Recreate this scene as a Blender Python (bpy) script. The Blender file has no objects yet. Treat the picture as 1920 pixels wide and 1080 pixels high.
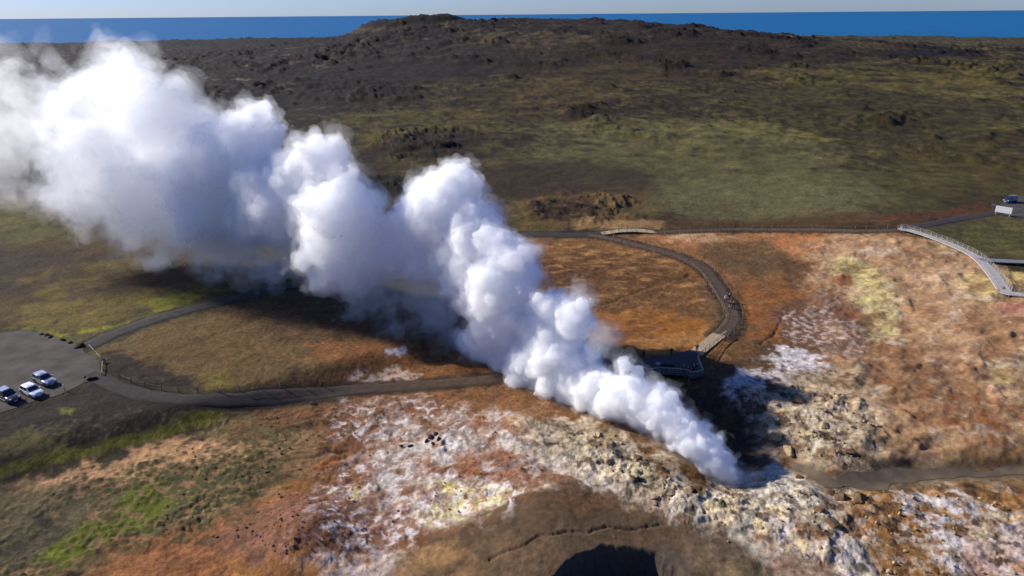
import bpy, bmesh, math, random, time
import numpy as np
from mathutils import Vector, Matrix
T0 = time.time()
random.seed(7)
RNG = np.random.default_rng(11)
scene = bpy.context.scene
COL = scene.collection
PI = math.pi
f32 = np.float32

# ------------------------------------------------------------------ view
CAM_Z = 58.0
FPX = 1280.0                      # focal length in pixels of the 1920 wide photograph
PITCH = math.radians(21.86)
ROLL = math.radians(0.49)
_f = np.array([0, math.cos(PITCH), -math.sin(PITCH)])
_u0 = np.array([0, math.sin(PITCH), math.cos(PITCH)])
_r0 = np.array([1.0, 0, 0])
_r = _r0 * math.cos(ROLL) - _u0 * math.sin(ROLL)
_u = _u0 * math.cos(ROLL) + _r0 * math.sin(ROLL)
CAM = np.array([0, 0, CAM_Z])
cam_data = bpy.data.cameras.new("camera")
cam = bpy.data.objects.new("camera", cam_data)
COL.objects.link(cam)
cam_data.sensor_width = 36.0
cam_data.lens = 36.0 * FPX / 1920.0
cam_data.clip_start = 0.5
cam_data.clip_end = 400000.0
_b = -_f
cam.matrix_world = Matrix(((_r[0], _u[0], _b[0], CAM[0]), (_r[1], _u[1], _b[1], CAM[1]), (_r[2], _u[2], _b[2], CAM[2]), (0, 0, 0, 1)))
scene.camera = cam

def ray(px, py):
    d = _f + _r * ((px - 960) / FPX) + _u * ((540 - py) / FPX)
    return d / np.linalg.norm(d)

def flat(px, py, z=0.0):
    d = ray(px, py)
    return CAM + d * ((z - CAM_Z) / d[2])

def project(p):
    q = np.asarray(p) - CAM
    k = FPX / (q @ _f)
    return 960 + (q @ _r) * k, 540 - (q @ _u) * k

# ------------------------------------------------------------------ noise
_GA = RNG.random((256, 256)).astype(f32) * f32(2 * PI)
_GX, _GY = np.cos(_GA).ravel(), np.sin(_GA).ravel()

_WR = RNG.random((65536, 4)).astype(f32)

def pn(x, y):
    """2-D gradient noise, about -1..1"""
    x = np.asarray(x, f32); y = np.asarray(y, f32)
    xi = np.floor(x); yi = np.floor(y)
    fx = x - xi; fy = y - yi
    xi = xi.astype(np.int32) & 255; yi = yi.astype(np.int32) & 255
    x1 = (xi + 1) & 255; y1 = (yi + 1) & 255
    u = fx * fx * fx * (fx * (fx * 6 - 15) + 10)
    v = fy * fy * fy * (fy * (fy * 6 - 15) + 10)
    def g(a, b, dx, dy):
        i = a * 256 + b
        return _GX[i] * dx + _GY[i] * dy
    n0 = g(xi, yi, fx, fy); n1 = g(x1, yi, fx - 1, fy)
    n0 += u * (n1 - n0)
    m0 = g(xi, y1, fx, fy - 1); m1 = g(x1, y1, fx - 1, fy - 1)
    m0 += u * (m1 - m0)
    return (n0 + v * (m0 - n0)) * f32(1.5)

def fbm(x, y, wl, octv=4, gain=0.5, seed=0.0, ridged=False):
    x = np.asarray(x, f32); y = np.asarray(y, f32)
    out = np.zeros(np.broadcast(x, y).shape, f32); a = 1.0; tot = 0.0
    k = 1.0 / wl; c, s = math.cos(0.7), math.sin(0.7)
    for o in range(octv):
        xx = (x * c - y * s) * f32(k) + f32(seed * 17.3 + o * 31.7); yy = (x * s + y * c) * f32(k) + f32(seed * 5.1 + o * 13.9)
        n = pn(xx, yy)
        if ridged: n = 1 - 2 * np.abs(n)
        out += f32(a) * n; tot += a
        a *= gain; k *= 2.03
        c, s = c * 0.8 - s * 0.6, c * 0.6 + s * 0.8
    return out / f32(tot)

def worley(x, y, wl, seed=0, jit=0.9):
    """cell noise: nearest and second distance (in cells) and two random numbers and the offset of the nearest cell"""
    x = np.asarray(x, f32) / f32(wl); y = np.asarray(y, f32) / f32(wl)
    xi = np.floor(x).astype(np.int32); yi = np.floor(y).astype(np.int32)
    f1 = np.full(x.shape, 9, f32); f2 = f1.copy(); rid = np.zeros(x.shape, np.int32); ox = np.zeros(x.shape, f32); oy = ox.copy()
    for a in (-1, 0, 1):
        for b in (-1, 0, 1):
            i = ((xi + a + seed * 37) & 255) * 256 + ((yi + b + seed * 91) & 255)
            dx = xi + a + 0.5 + f32(jit) * (_WR[i, 0] - 0.5) - x; dy = yi + b + 0.5 + f32(jit) * (_WR[i, 1] - 0.5) - y
            d = np.sqrt(dx * dx + dy * dy); k = d < f1
            f2 = np.where(k, f1, np.minimum(f2, d)); f1 = np.where(k, d, f1); rid = np.where(k, i, rid); ox = np.where(k, dx, ox); oy = np.where(k, dy, oy)
    return f1, f2, _WR[rid, 2], _WR[rid, 3], ox, oy

def sst(a, b, x):
    t = np.clip((x - a) / (b - a), 0, 1)
    return t * t * (3 - 2 * t)

def seg_dist(x, y, pts):
    """distance to a polyline"""
    best = np.full(np.shape(x), 1e9, f32)
    for (ax, ay), (bx, by) in zip(pts[:-1], pts[1:]):
        dx, dy = bx - ax, by - ay
        L = dx * dx + dy * dy + 1e-9
        t = np.clip(((x - ax) * dx + (y - ay) * dy) / L, 0, 1)
        best = np.minimum(best, (x - ax - t * dx) ** 2 + (y - ay - t * dy) ** 2)
    return np.sqrt(best)

def poly_sd(x, y, pts):
    """signed distance to a polygon, positive inside"""
    d = seg_dist(x, y, list(pts) + [pts[0]])
    ins = np.zeros(np.shape(x), bool)
    n = len(pts)
    for i in range(n):
        (ax, ay), (bx, by) = pts[i], pts[(i + 1) % n]
        if ay == by: continue
        ins ^= ((ay > y) != (by > y)) & (x < (bx - ax) * (y - ay) / (by - ay) + ax)
    return np.where(ins, d, -d)

# ------------------------------------------------------------------ tagging
def tag(o, label=None, cat=None, group=None, kind=None):
    if label: o['label'] = label
    if cat: o['category'] = cat
    if group: o['group'] = group
    if kind: o['kind'] = kind
    return o

def empty(name, loc=(0, 0, 0), rz=0.0):
    o = bpy.data.objects.new(name, None); COL.objects.link(o)
    o.location = loc; o.rotation_euler = (0, 0, rz); o.empty_display_size = 0.3
    return o

def link_mesh(name, me, mats, parent=None):
    o = bpy.data.objects.new(name, me); COL.objects.link(o)
    for m in (mats if isinstance(mats, (list, tuple)) else [mats]): me.materials.append(m)
    if parent is not None: o.parent = parent
    return o

def grid_mesh(name, V, Q, smooth=True, tri=False):
    me = bpy.data.meshes.new(name)
    V = np.ascontiguousarray(V, f32); Q = np.ascontiguousarray(Q, np.int32)
    k = Q.shape[1]
    me.vertices.add(len(V)); me.vertices.foreach_set("co", V.ravel())
    me.loops.add(Q.size); me.loops.foreach_set("vertex_index", Q.ravel())
    me.polygons.add(len(Q)); me.polygons.foreach_set("loop_start", np.arange(0, Q.size, k, dtype=np.int32))
    me.polygons.foreach_set("use_smooth", np.full(len(Q), smooth, bool))
    me.update(calc_edges=True)
    return me

# ------------------------------------------------------------------ materials
def srgb(r, g, b):
    return tuple(((c / 255) / 12.92 if c / 255 <= 0.04045 else ((c / 255 + 0.055) / 1.055) ** 2.4) for c in (r, g, b))

def material(name, color, rough=0.7, metal=0.0, spec=0.5, var=0.0, scale=2.0, bump=0.0, bscale=20.0):
    m = bpy.data.materials.new(name); m.use_nodes = True
    nt = m.node_tree; b = nt.nodes["Principled BSDF"]
    b.inputs["Base Color"].default_value = (*color, 1); b.inputs["Roughness"].default_value = rough
    b.inputs["Metallic"].default_value = metal; b.inputs["Specular IOR Level"].default_value = spec
    tc = nt.nodes.new("ShaderNodeTexCoord")
    if var > 0:
        n = nt.nodes.new("ShaderNodeTexNoise"); n.inputs["Scale"].default_value = scale; n.inputs["Detail"].default_value = 5
        nt.links.new(tc.outputs["Object"], n.inputs["Vector"])
        mr = nt.nodes.new("ShaderNodeMapRange"); mr.inputs["From Min"].default_value = 0.25; mr.inputs["From Max"].default_value = 0.75
        mr.inputs["To Min"].default_value = 1 - var; mr.inputs["To Max"].default_value = 1 + var
        nt.links.new(n.outputs["Fac"], mr.inputs["Value"])
        mx = nt.nodes.new("ShaderNodeVectorMath"); mx.operation = 'SCALE'
        mx.inputs[0].default_value = color
        nt.links.new(mr.outputs["Result"], mx.inputs["Scale"]); nt.links.new(mx.outputs[0], b.inputs["Base Color"])
    if bump > 0:
        n2 = nt.nodes.new("ShaderNodeTexNoise"); n2.inputs["Scale"].default_value = bscale; n2.inputs["Detail"].default_value = 4
        nt.links.new(tc.outputs["Object"], n2.inputs["Vector"])
        bp = nt.nodes.new("ShaderNodeBump"); bp.inputs["Strength"].default_value = bump; bp.inputs["Distance"].default_value = 0.05
        nt.links.new(n2.outputs["Fac"], bp.inputs["Height"]); nt.links.new(bp.outputs["Normal"], b.inputs["Normal"])
    return m

# ------------------------------------------------------------------ light
SUN_EL = math.radians(28.0)
SUN_A = math.radians(25.0)                     # the sun stands to the left and ahead of the camera
TOSUN = Vector((-math.cos(SUN_A) * math.cos(SUN_EL), math.sin(SUN_A) * math.cos(SUN_EL), math.sin(SUN_EL)))
sd = bpy.data.lights.new("sun", 'SUN'); sd.energy = 4.4; sd.angle = math.radians(0.53); sd.color = (1.0, 0.94, 0.86)
so = bpy.data.objects.new("sun", sd); COL.objects.link(so); so.location = (-200, 100, 200)
so.rotation_euler = TOSUN.to_track_quat('Z', 'Y').to_euler()
world = bpy.data.worlds.new("World"); scene.world = world; world.use_nodes = True
wn = world.node_tree; bg = wn.nodes["Background"]
sky = wn.nodes.new("ShaderNodeTexSky"); sky.sky_type = 'NISHITA'; sky.sun_disc = False
sky.sun_elevation = SUN_EL; sky.sun_rotation = math.atan2(TOSUN.x, TOSUN.y)
sky.altitude = 60; sky.air_density = 1.0; sky.dust_density = 0.2; sky.ozone_density = 3.0
tint = wn.nodes.new("ShaderNodeVectorMath"); tint.operation = 'MULTIPLY'; tint.inputs[1].default_value = (0.45, 0.59, 1.06)
wn.links.new(sky.outputs[0], tint.inputs[0]); wn.links.new(tint.outputs[0], bg.inputs["Color"]); bg.inputs["Strength"].default_value = 0.074
scene.view_settings.view_transform = 'Standard'; scene.view_settings.look = 'None'
scene.view_settings.gamma = 1.0; scene.view_settings.exposure = 0.74
cy = scene.cycles
cy.max_bounces = 52; cy.diffuse_bounces = 2; cy.glossy_bounces = 2; cy.transmission_bounces = 4
cy.volume_bounces = 44; cy.transparent_max_bounces = 64
cy.use_denoising = True; cy.denoiser = 'OPENIMAGEDENOISE'
try: cy.denoising_prefilter = 'ACCURATE'
except Exception: pass
cy.caustics_reflective = False; cy.caustics_refractive = False
cy.use_adaptive_sampling = True; cy.adaptive_threshold = 0.02
cy.sample_clamp_indirect = 6.0
# ------------------------------------------------------------------ terrain heights
def F(px, py):
    p = flat(px, py); return (float(p[0]), float(p[1]))
def FL(*pts): return [F(*p) for p in pts]

VENT = F(1362, 903)
BANK = FL((985, 800), (1090, 815), (1200, 850), (1290, 930), (1400, 960), (1500, 985))
RIGHT_ROCK = FL((1420, 745), (1520, 775), (1590, 820), (1530, 860), (1450, 850))
STREAM = FL((1478, 868), (1520, 893), (1570, 912), (1600, 906), (1650, 898), (1720, 886), (1800, 884), (1870, 880), (1990, 868))
DITCH = FL((-200, 935), (0, 884), (150, 850), (300, 812), (420, 770))
PIT_C = F(1176, 1136)
RAVINE = FL((1225, 735), (1300, 760), (1370, 800), (1400, 850))
COAST_N = 0

def H0(x, y):
    x = np.asarray(x, np.float64); y = np.asarray(y, np.float64)
    D = np.hypot(x, y)
    # far shield hill with its crater rim
    hx, hy = 30.0, 1010.0
    rx = np.where(x < hx, 345.0, 425.0)
    q = np.hypot((x - hx) / rx, (y - hy) / 400.0)
    h = 49.5 * np.exp(-q ** 2.2)
    rc = np.hypot((x + 146.0) / 1.12, (y - 1075.0) / 1.2)
    h = h + 14.0 * sst(92, 46, rc) - 8.0 * sst(34, 14, rc)
    # right plain rises a little
    h = h + 6.0 * sst(250, 700, x) * sst(500, 1200, y)
    # near ground
    near = sst(420, 200, D)
    n = 0.0
    n = n + 0.7 * np.exp(-(seg_dist(x, y, BANK) / 7.0) ** 2)
    n = n + 0.55 * np.exp(-(seg_dist(x, y, RIGHT_ROCK) / 6.5) ** 2)
    n = n - 3.0 * np.exp(-(seg_dist(x, y, RAVINE) / 5.5) ** 2)
    n = n - 0.9 * np.exp(-(seg_dist(x, y, STREAM) / 2.6) ** 2)
    n = n - 1.6 * np.exp(-(np.hypot(x - VENT[0], y - VENT[1]) / 3.2) ** 2)
    n = n + 2.6 * np.exp(-(np.hypot(x - F(560, 985)[0], y - F(560, 985)[1]) / 6.0) ** 2)
    n = n + 1.4 * np.exp(-(np.hypot(x - F(1000, 990)[0], y - F(1000, 990)[1]) / 9.0) ** 2)
    n = n + 3.5 * sst(62, 110, x) * sst(60, 110, y)
    # ground falls below the car park bank on the left
    dx, dy = DITCH[-1][0] - DITCH[0][0], DITCH[-1][1] - DITCH[0][1]
    L = math.hypot(dx, dy)
    side = ((x - DITCH[0][0]) * dy - (y - DITCH[0][1]) * dx) / L       # metres below the line
    n = n - 2.4 * sst(-7.0, 1.0, side) * sst(5, -22, x + 0.25 * (y - 90))
    # dark mud pit
    ang = np.arctan2(y - PIT_C[1], x - PIT_C[0])
    rr = np.hypot((x - PIT_C[0]) / 1.12, (y - PIT_C[1]) / 1.0) * (1 + 0.03 * np.sin(3 * ang + 1) + 0.006 * np.sin(17 * ang))
    rr = rr * (1 + 0.07 * fbm(x, y, 3.0, 4, seed=73))
    n = n - 6.4 * sst(8.2, 6.2, rr)
    h = h + n * near
    h = h + 0.9 * fbm(x, y, 55.0, 2, seed=3) * sst(60, 130, D)
    # coast
    az = np.arctan2(x, np.maximum(y, 1e-3))
    Dc = 2130 - 330 * sst(0.0, 0.5, az) + 60 * fbm(az * 900, D * 0.02, 90, 3, seed=9)
    Dc = np.where(y < 0, 2100, Dc)
    h = np.where(D > Dc, -45.0, h)
    return h

def U(px, py, hf=None):
    """where the pixel's ray meets the ground"""
    hf = hf or H0
    d = ray(px, py)
    ts = np.concatenate([np.linspace(40, 400, 721), np.linspace(402, 2600, 1100)])
    P = CAM[None] + ts[:, None] * d[None]
    g = P[:, 2] - hf(P[:, 0], P[:, 1])
    k = int(np.argmax(g < 0)) if (g < 0).any() else len(ts) - 1
    a, b = ts[max(k - 1, 0)], ts[k]
    for _ in range(18):
        m = 0.5 * (a + b); p = CAM + m * d
        if p[2] - float(hf(p[0], p[1])) < 0: b = m
        else: a = m
    p = CAM + b * d
    return (float(p[0]), float(p[1]), float(p[2]))
def UP(*pts): return [U(*p)[:2] for p in pts]

def smooth_line(pts, step=1.2):
    """Catmull-Rom through the points, resampled"""
    P = np.array(pts, float)
    P = np.vstack([2 * P[0] - P[1], P, 2 * P[-1] - P[-2]])
    out = []
    for i in range(1, len(P) - 2):
        p0, p1, p2, p3 = P[i - 1], P[i], P[i + 1], P[i + 2]
        for t in np.linspace(0, 1, 24, endpoint=False):
            out.append(0.5 * (2 * p1 + (p2 - p0) * t + (2 * p0 - 5 * p1 + 4 * p2 - p3) * t * t + (3 * p1 - p0 - 3 * p2 + p3) * t ** 3))
    out.append(P[-2]); out = np.array(out)
    s = np.concatenate([[0], np.cumsum(np.hypot(*np.diff(out[:, :2], axis=0).T))])
    n = max(2, int(s[-1] / step))
    ss = np.linspace(0, s[-1], n + 1)
    return np.stack([np.interp(ss, s, out[:, k]) for k in range(out.shape[1])], 1)

PATH_TOP_E = smooth_line(UP((1876, 397), (1850, 402), (1800, 410), (1745, 420), (1690, 430.5), (1600, 433), (1500, 431), (1400, 430.5), (1300, 433), (1226, 435.5)))
PATH_TOP_W = smooth_line(UP((1134, 439), (1060, 440.5), (960, 441), (860, 455), (760, 478), (660, 505), (560, 533), (450, 558), (300, 596), (215, 627), (160, 652)))
PATH_MID = smooth_line(UP((1105, 440), (1150, 449), (1200, 461), (1270, 480), (1318, 503), (1341, 530), (1357, 555), (1372, 580), (1374, 600), (1358, 622), (1345, 634)))
PATH_LOW = smooth_line(UP((170, 700), (205, 718), (250, 735), (330, 747), (420, 750), (560, 742), (700, 729), (850, 717), (920, 711), (1010, 694), (1100, 677), (1200, 669)))
PATHS = [(PATH_TOP_E, 1.5), (PATH_TOP_W, 1.9), (PATH_MID, 1.75), (PATH_LOW, 1.75)]
LOT_L = UP((-260, 640), (-60, 628), (60, 619), (100, 632), (150, 650), (172, 668), (190, 684), (192, 706), (165, 716), (120, 737), (60, 756), (0, 777), (-260, 850))
LOT_R = UP((1868, 392), (1884, 373), (1905, 366), (2100, 352), (2100, 425), (1920, 411), (1884, 404))

STREAM_POLY = UP((1473, 866), (1490, 868), (1520, 882), (1548, 893), (1565, 903), (1575, 893), (1600, 886), (1640, 884), (1665, 878), (1720, 877), (1780, 883), (1840, 883), (1920, 874), (2080, 864),
                 (2080, 882), (1900, 892), (1800, 895), (1730, 902), (1690, 905), (1672, 908), (1660, 918), (1620, 918), (1590, 915), (1570, 917), (1545, 914), (1520, 900), (1495, 882))
Z_DECK_GROUND = UP((1190, 660), (1260, 662), (1300, 655), (1345, 622), (1366, 630), (1330, 668), (1322, 712), (1190, 708))

def flatness(x, y):
    m = np.zeros(np.shape(x), f32)
    for P, w in PATHS:
        d = seg_dist(x, y, [tuple(p) for p in P[::3]] + [tuple(P[-1])])
        m = np.maximum(m, sst(w + 1.1, w + 0.25, d))
    for L in (LOT_L, LOT_R, STREAM_POLY, Z_DECK_GROUND):
        m = np.maximum(m, sst(-1.2, -0.2, poly_sd(x, y, L)))
    return m

# zones with their own relief
Z_ROCK = [UP((985, 790), (1100, 795), (1210, 830), (1300, 905), (1395, 880), (1480, 900), (1600, 960), (1560, 1060), (1380, 1010), (1230, 965), (1100, 900), (1000, 850)),
          UP((1375, 730), (1440, 720), (1600, 740), (1665, 800), (1610, 880), (1480, 865), (1400, 800)),
          UP((1560, 900), (1900, 905), (2100, 960), (2100, 1120), (1560, 1120))]
Z_SOFT = [UP((640, 745), (780, 740), (1000, 790), (1010, 930), (800, 1010), (600, 1090), (560, 1000))]
Z_SMOOTH = [UP((740, 1100), (800, 990), (1000, 930), (1200, 940), (1340, 985), (1400, 1100)),
            UP((1120, 590), (1340, 590), (1335, 640), (1240, 668), (1130, 665)),
            UP((1670, 870), (1780, 858), (2000, 850), (2000, 910), (1700, 915))]
Z_CRAG = [UP((980, 382), (1060, 360), (1180, 372), (1200, 405), (1080, 420), (985, 408)),
          UP((690, 335), (760, 330), (770, 365), (690, 372)),
          UP((620, 175), (710, 158), (720, 185), (600, 200)),
          UP((680, 295), (700, 250), (860, 232), (915, 255), (860, 290), (740, 300))]

def zone(polys, x, y, soft):
    m = np.zeros(np.shape(x), f32)
    for P in polys:
        a = np.array(P)
        lo, hi = a.min(0) - soft * 3, a.max(0) + soft * 3
        k = (x > lo[0]) & (x < hi[0]) & (y > lo[1]) & (y < hi[1])
        if k.any():
            m[k] = np.maximum(m[k], sst(-soft, soft, poly_sd(x[k], y[k], P) + 0.9 * soft * fbm(x[k], y[k], 2.2 * soft, 3, seed=68)))
    return m

Z_TUFT = [UP((-300, 990), (70, 895), (220, 880), (330, 800), (460, 765), (520, 800), (480, 930), (380, 1000), (220, 1030), (60, 1130), (-300, 1130))]
Z_LEDGE = [UP((430, 775), (640, 745), (900, 722), (1000, 740), (900, 800), (660, 880), (640, 960), (440, 960))]
Z_SLOPE = [UP((1500, 450), (1760, 450), (2000, 560), (2100, 870), (1660, 860), (1560, 700))]

CRACKS = [(UP((925, 1050), (985, 1022), (1010, 1004), (1060, 1000), (1110, 994), (1180, 990), (1255, 988)), 0.42, 0.5),
          (UP((470, 872), (560, 862), (640, 850)), 0.3, 0.6), (UP((500, 790), (560, 778), (600, 765)), 0.35, 0.5),
          (UP((1090, 588), (1180, 552), (1250, 530), (1300, 515)), 0.45, 1.0), (UP((1420, 650), (1455, 625), (1470, 590)), 0.35, 0.8)]

def blocks(x, y, wl, seed):
    """broken rock: tilted facets, each its own height"""
    wx = x + 0.35 * wl * fbm(x, y, wl * 0.9, 2, seed=seed + 40); wy = y + 0.35 * wl * fbm(x, y, wl * 0.9, 2, seed=seed + 41)
    f1, f2, r1, r2, ox, oy = worley(wx, wy, wl, seed)
    t = r2 * 6.283
    return (r1 ** 2.0) * sst(0.0, 0.22, f2 - f1) * (1 + 0.9 * (np.cos(t) * ox + np.sin(t) * oy)), r1, r2, f2 - f1

def knobs(x, y):
    wx = x + 2.2 * fbm(x, y, 6.0, 3, seed=58); wy = y + 2.2 * fbm(x, y, 6.0, 3, seed=59)
    f1, f2, r1, r2, ox, oy = worley(wx, wy, 15.0, 7)
    m = (r2 > 0.52) * sst(-0.15, 0.25, fbm(x, y, 80, 4, seed=69))
    k = np.clip(1 - f1 / (0.10 + 0.20 * r1), 0, 1) * m
    return k * (0.8 + 1.6 * r1), k

def tussocks(x, y, wl, seed):
    f1, f2, r1, r2, ox, oy = worley(x + 0.3 * wl * pn(x / wl, y / wl), y, wl, seed)
    return np.clip(1 - f1 * (0.95 + 0.9 * r1), 0, 1) * (r2 > 0.12) * (0.45 + 0.55 * r1) + 0.35 * pn(x / (wl * 0.45), y / (wl * 0.45)) * (f1 < 0.8)

def sub(mask, fn, x, y):
    out = np.zeros(np.shape(x), f32); k = mask > 0.01
    if k.any(): out[k] = fn(x[k], y[k])
    return out

def detail(x, y):
    D = np.hypot(x, y)
    rock, soft, smooth, crag = zone(Z_ROCK, x, y, 3.0), zone(Z_SOFT, x, y, 3), zone(Z_SMOOTH, x, y, 2), zone(Z_CRAG, x, y, 5)
    tuft, ledge, slope = zone(Z_TUFT, x, y, 3), zone(Z_LEDGE, x, y, 3), zone(Z_SLOPE, x, y, 4)
    base = np.clip(1 - 0.8 * rock - 0.8 * smooth - 0.4 * slope, 0.1, 1)
    patch = sst(-0.3, 0.4, fbm(x, y, 14.0, 3, seed=19))
    n2 = fbm(x, y, 1.9, 4, 0.55, seed=1)
    n6 = fbm(x, y, 7.0, 4, seed=2)
    h = base * ((0.05 + 0.16 * patch) * n2 * sst(330, 160, D) + 0.34 * n6)
    # broken rock about the vent
    big = np.maximum(zone(Z_ROCK[:1], x, y, 3.0) * sst(90, 78, D - 0.2 * x), zone(Z_ROCK[1:2], x, y, 3.0))
    big = np.maximum(big, 0.35 * zone(Z_ROCK[:1], x, y, 3.0))
    m = fbm(x, y, 7.0, 3, seed=5)
    cover = rock * sst(-0.1, 0.45, m)
    flat_ = 0.25 + 0.75 * sst(-0.25, 0.25, fbm(x, y, 8.0, 3, seed=72))
    h = h + sub(cover, lambda a, b: blocks(a, b, 3.0, 1)[0], x, y) * cover * (0.45 * big + 0.06) * flat_
    h = h + sub(rock, lambda a, b: blocks(a, b, 1.1, 2)[0], x, y) * rock * (0.04 + 0.27 * sst(-0.1, 0.5, fbm(x, y, 5.5, 3, seed=51))) * (0.3 + 0.7 * big) * flat_
    h = h + sub(rock, lambda a, b: blocks(a, b, 0.6, 6)[0], x, y) * rock * 0.10
    h = h + rock * (0.6 * m + 0.26 * n2 + (0.18 + 0.42 * big) * flat_ * fbm(x + 0.8 * pn(x * 0.9, y * 0.9), y, 3.4, 6, 0.62, seed=4, ridged=True) - 0.6 * big * flat_ * sst(0.30, 0.55, fbm(x, y, 2.6, 4, 0.6, seed=54)))
    # crust plates and blisters
    h = h + soft * (0.16 * fbm(x, y, 2.4, 4, 0.55, seed=6, ridged=True) + 0.10 * n2)
    h = h + sub(soft, lambda a, b: blocks(a, b, 1.7, 3)[0], x, y) * soft * 0.28 * sst(0.0, 0.5, fbm(x, y, 6, 2, seed=20))
    # tussocks and scrub
    h = h + sub(tuft, lambda a, b: tussocks(a, b, 1.25, 4), x, y) * tuft * 0.34 * sst(-0.35, 0.2, fbm(x, y, 6, 3, seed=42))
    # little scarps across the soil
    lx = (x * 0.35 - y) + 2.2 * fbm(x, y, 12, 3, seed=43)
    fr = (lx / 4.2) - np.floor(lx / 4.2)
    h = h + ledge * 0.55 * (sst(0.0, 0.12, fr) - fr) * sst(-0.1, 0.4, fbm(x, y, 9, 3, seed=44))
    # rills in the smooth mud, gullies on the mineral slope
    h = h + smooth * (0.16 * fbm(x * 0.8 + 0.3 * y, y, 4.5, 5, 0.58, seed=8, ridged=True) + 0.05 * n2)
    for C_, dp, wd in CRACKS:
        dd = sub(sst(60, 30, np.hypot(x - C_[0][0], y - C_[0][1])), lambda a, b: np.maximum(0, 1 - seg_dist(a + 0.9 * fbm(a, b, 2.6, 4, seed=55), b + 0.9 * fbm(a, b, 2.6, 4, seed=56), C_) / (wd * (0.55 + 0.5 * np.abs(fbm(a, b, 3.0, 2, seed=57))))), x, y)
        h = h - 0.62 * dp * dd
    h = h + slope * (0.7 * fbm(x * 0.7 + 0.5 * y, (y - 0.5 * x) * 1.3, 11.0, 4, seed=45, ridged=True) + 0.4 * sst(0.15, 0.5, fbm(x, y, 5, 3, seed=46)))
    far = sst(215, 380, D)
    lava = sst(-60, -260, x - 0.32 * (y - 400)) * sst(330, 480, D)
    hill = sst(560, 760, D) * sst(1250, 1100, D)
    k = fbm(x, y, 26.0, 4, 0.5, seed=7, ridged=True)
    k9 = fbm(x, y, 10.0, 3, 0.5, seed=47, ridged=True)
    out = sst(0.12, 0.5, fbm(x, y, 75, 4, seed=12) + 0.12 * hill)
    h = h + far * (1 - lava) * (out * (2.6 * np.maximum(k9 + 0.2, 0) ** 1.3 + 2.4 * np.maximum(k, 0)) + 1.15 * fbm(x, y, 16, 5, 0.55, seed=13) + 0.45 * sst(700, 420, D) * fbm(x, y, 5.0, 3, seed=52) + 1.1 * fbm(x, y, 45, 2, seed=48))
    h = h + lava * (5.5 * np.maximum(k, 0) ** 1.4 * sst(-0.3, 0.4, fbm(x, y, 120, 3, seed=49)) + 1.2 * np.maximum(k9, 0) + 1.6 * fbm(x, y, 14, 3, seed=14))
    h = h + hill * (2.2 * fbm(x, y, 40, 5, seed=16) + 1.4 * np.maximum(k, 0))
    h = h + crag * 1.9 * (np.maximum(fbm(x, y, 6.5, 5, 0.6, seed=15, ridged=True) + 0.2, 0) ** 1.1) * sst(-0.3, 0.2, fbm(x, y, 20, 3, seed=50))
    # low scattered lava knobs on the plain
    h = h + sub(far, lambda a, b: knobs(a, b)[0], x, y) * far * (1 + 0.8 * sst(450, 900, D))
    # rough knolls on the coast line
    h = h + sst(1500, 1650, D) * 6.0 * np.maximum(fbm(x, y, 130, 4, seed=17), -0.2)
    rim = sst(95, 60, np.hypot((x + 146) / 1.15, (y - 1075) / 1.2))
    h = h + rim * 2.6 * fbm(x, y, 22, 4, seed=18)
    return h

def H(x, y):
    x = np.asarray(x, np.float64); y = np.asarray(y, np.float64)
    h0 = H0(x, y)
    return np.where(h0 < -40, h0, h0 + detail(np.atleast_1d(x), np.atleast_1d(y)).reshape(np.shape(x)) * (1 - flatness(x, y)))
def H1(x, y): return float(H(np.array([x]), np.array([y]))[0])

# ------------------------------------------------------------------ ground sheet
STEP = 1.9
Ds = [46.0]
while Ds[-1] < 2300:
    D = Ds[-1]
    Ds.append(D + min((D * D + CAM_Z ** 2) / (CAM_Z * FPX) * STEP, 0.0085 * D))
Ds = np.array([0.5, 8, 16, 24, 30, 36, 41] + Ds)
FAN = math.radians(53)
dense = np.linspace(-FAN, FAN, int(2 * FAN * FPX / STEP * 0.92))
sparse = np.linspace(FAN, 2 * PI - FAN, 60)[1:-1]
AZ = np.concatenate([dense, sparse])
nA, nD = len(AZ), len(Ds)
GX = (np.sin(AZ)[None, :] * Ds[:, None]).ravel(); GY = (np.cos(AZ)[None, :] * Ds[:, None]).ravel()
GZ = np.empty_like(GX)
CH = 200000
for i in range(0, len(GX), CH): GZ[i:i + CH] = H(GX[i:i + CH], GY[i:i + CH])
ii = np.arange(nD - 1)[:, None] * nA; jj = np.arange(nA)[None, :]; j2 = (jj + 1) % nA
QUADS = np.stack([(ii + jj), (ii + nA + jj), (ii + nA + j2), (ii + j2)], -1).reshape(-1, 4)[:, ::-1]
ground_me = grid_mesh("ground", np.stack([GX, GY, GZ], 1), QUADS)
print("terrain", len(GX), "verts", round(time.time() - T0, 1), "s")
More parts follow.
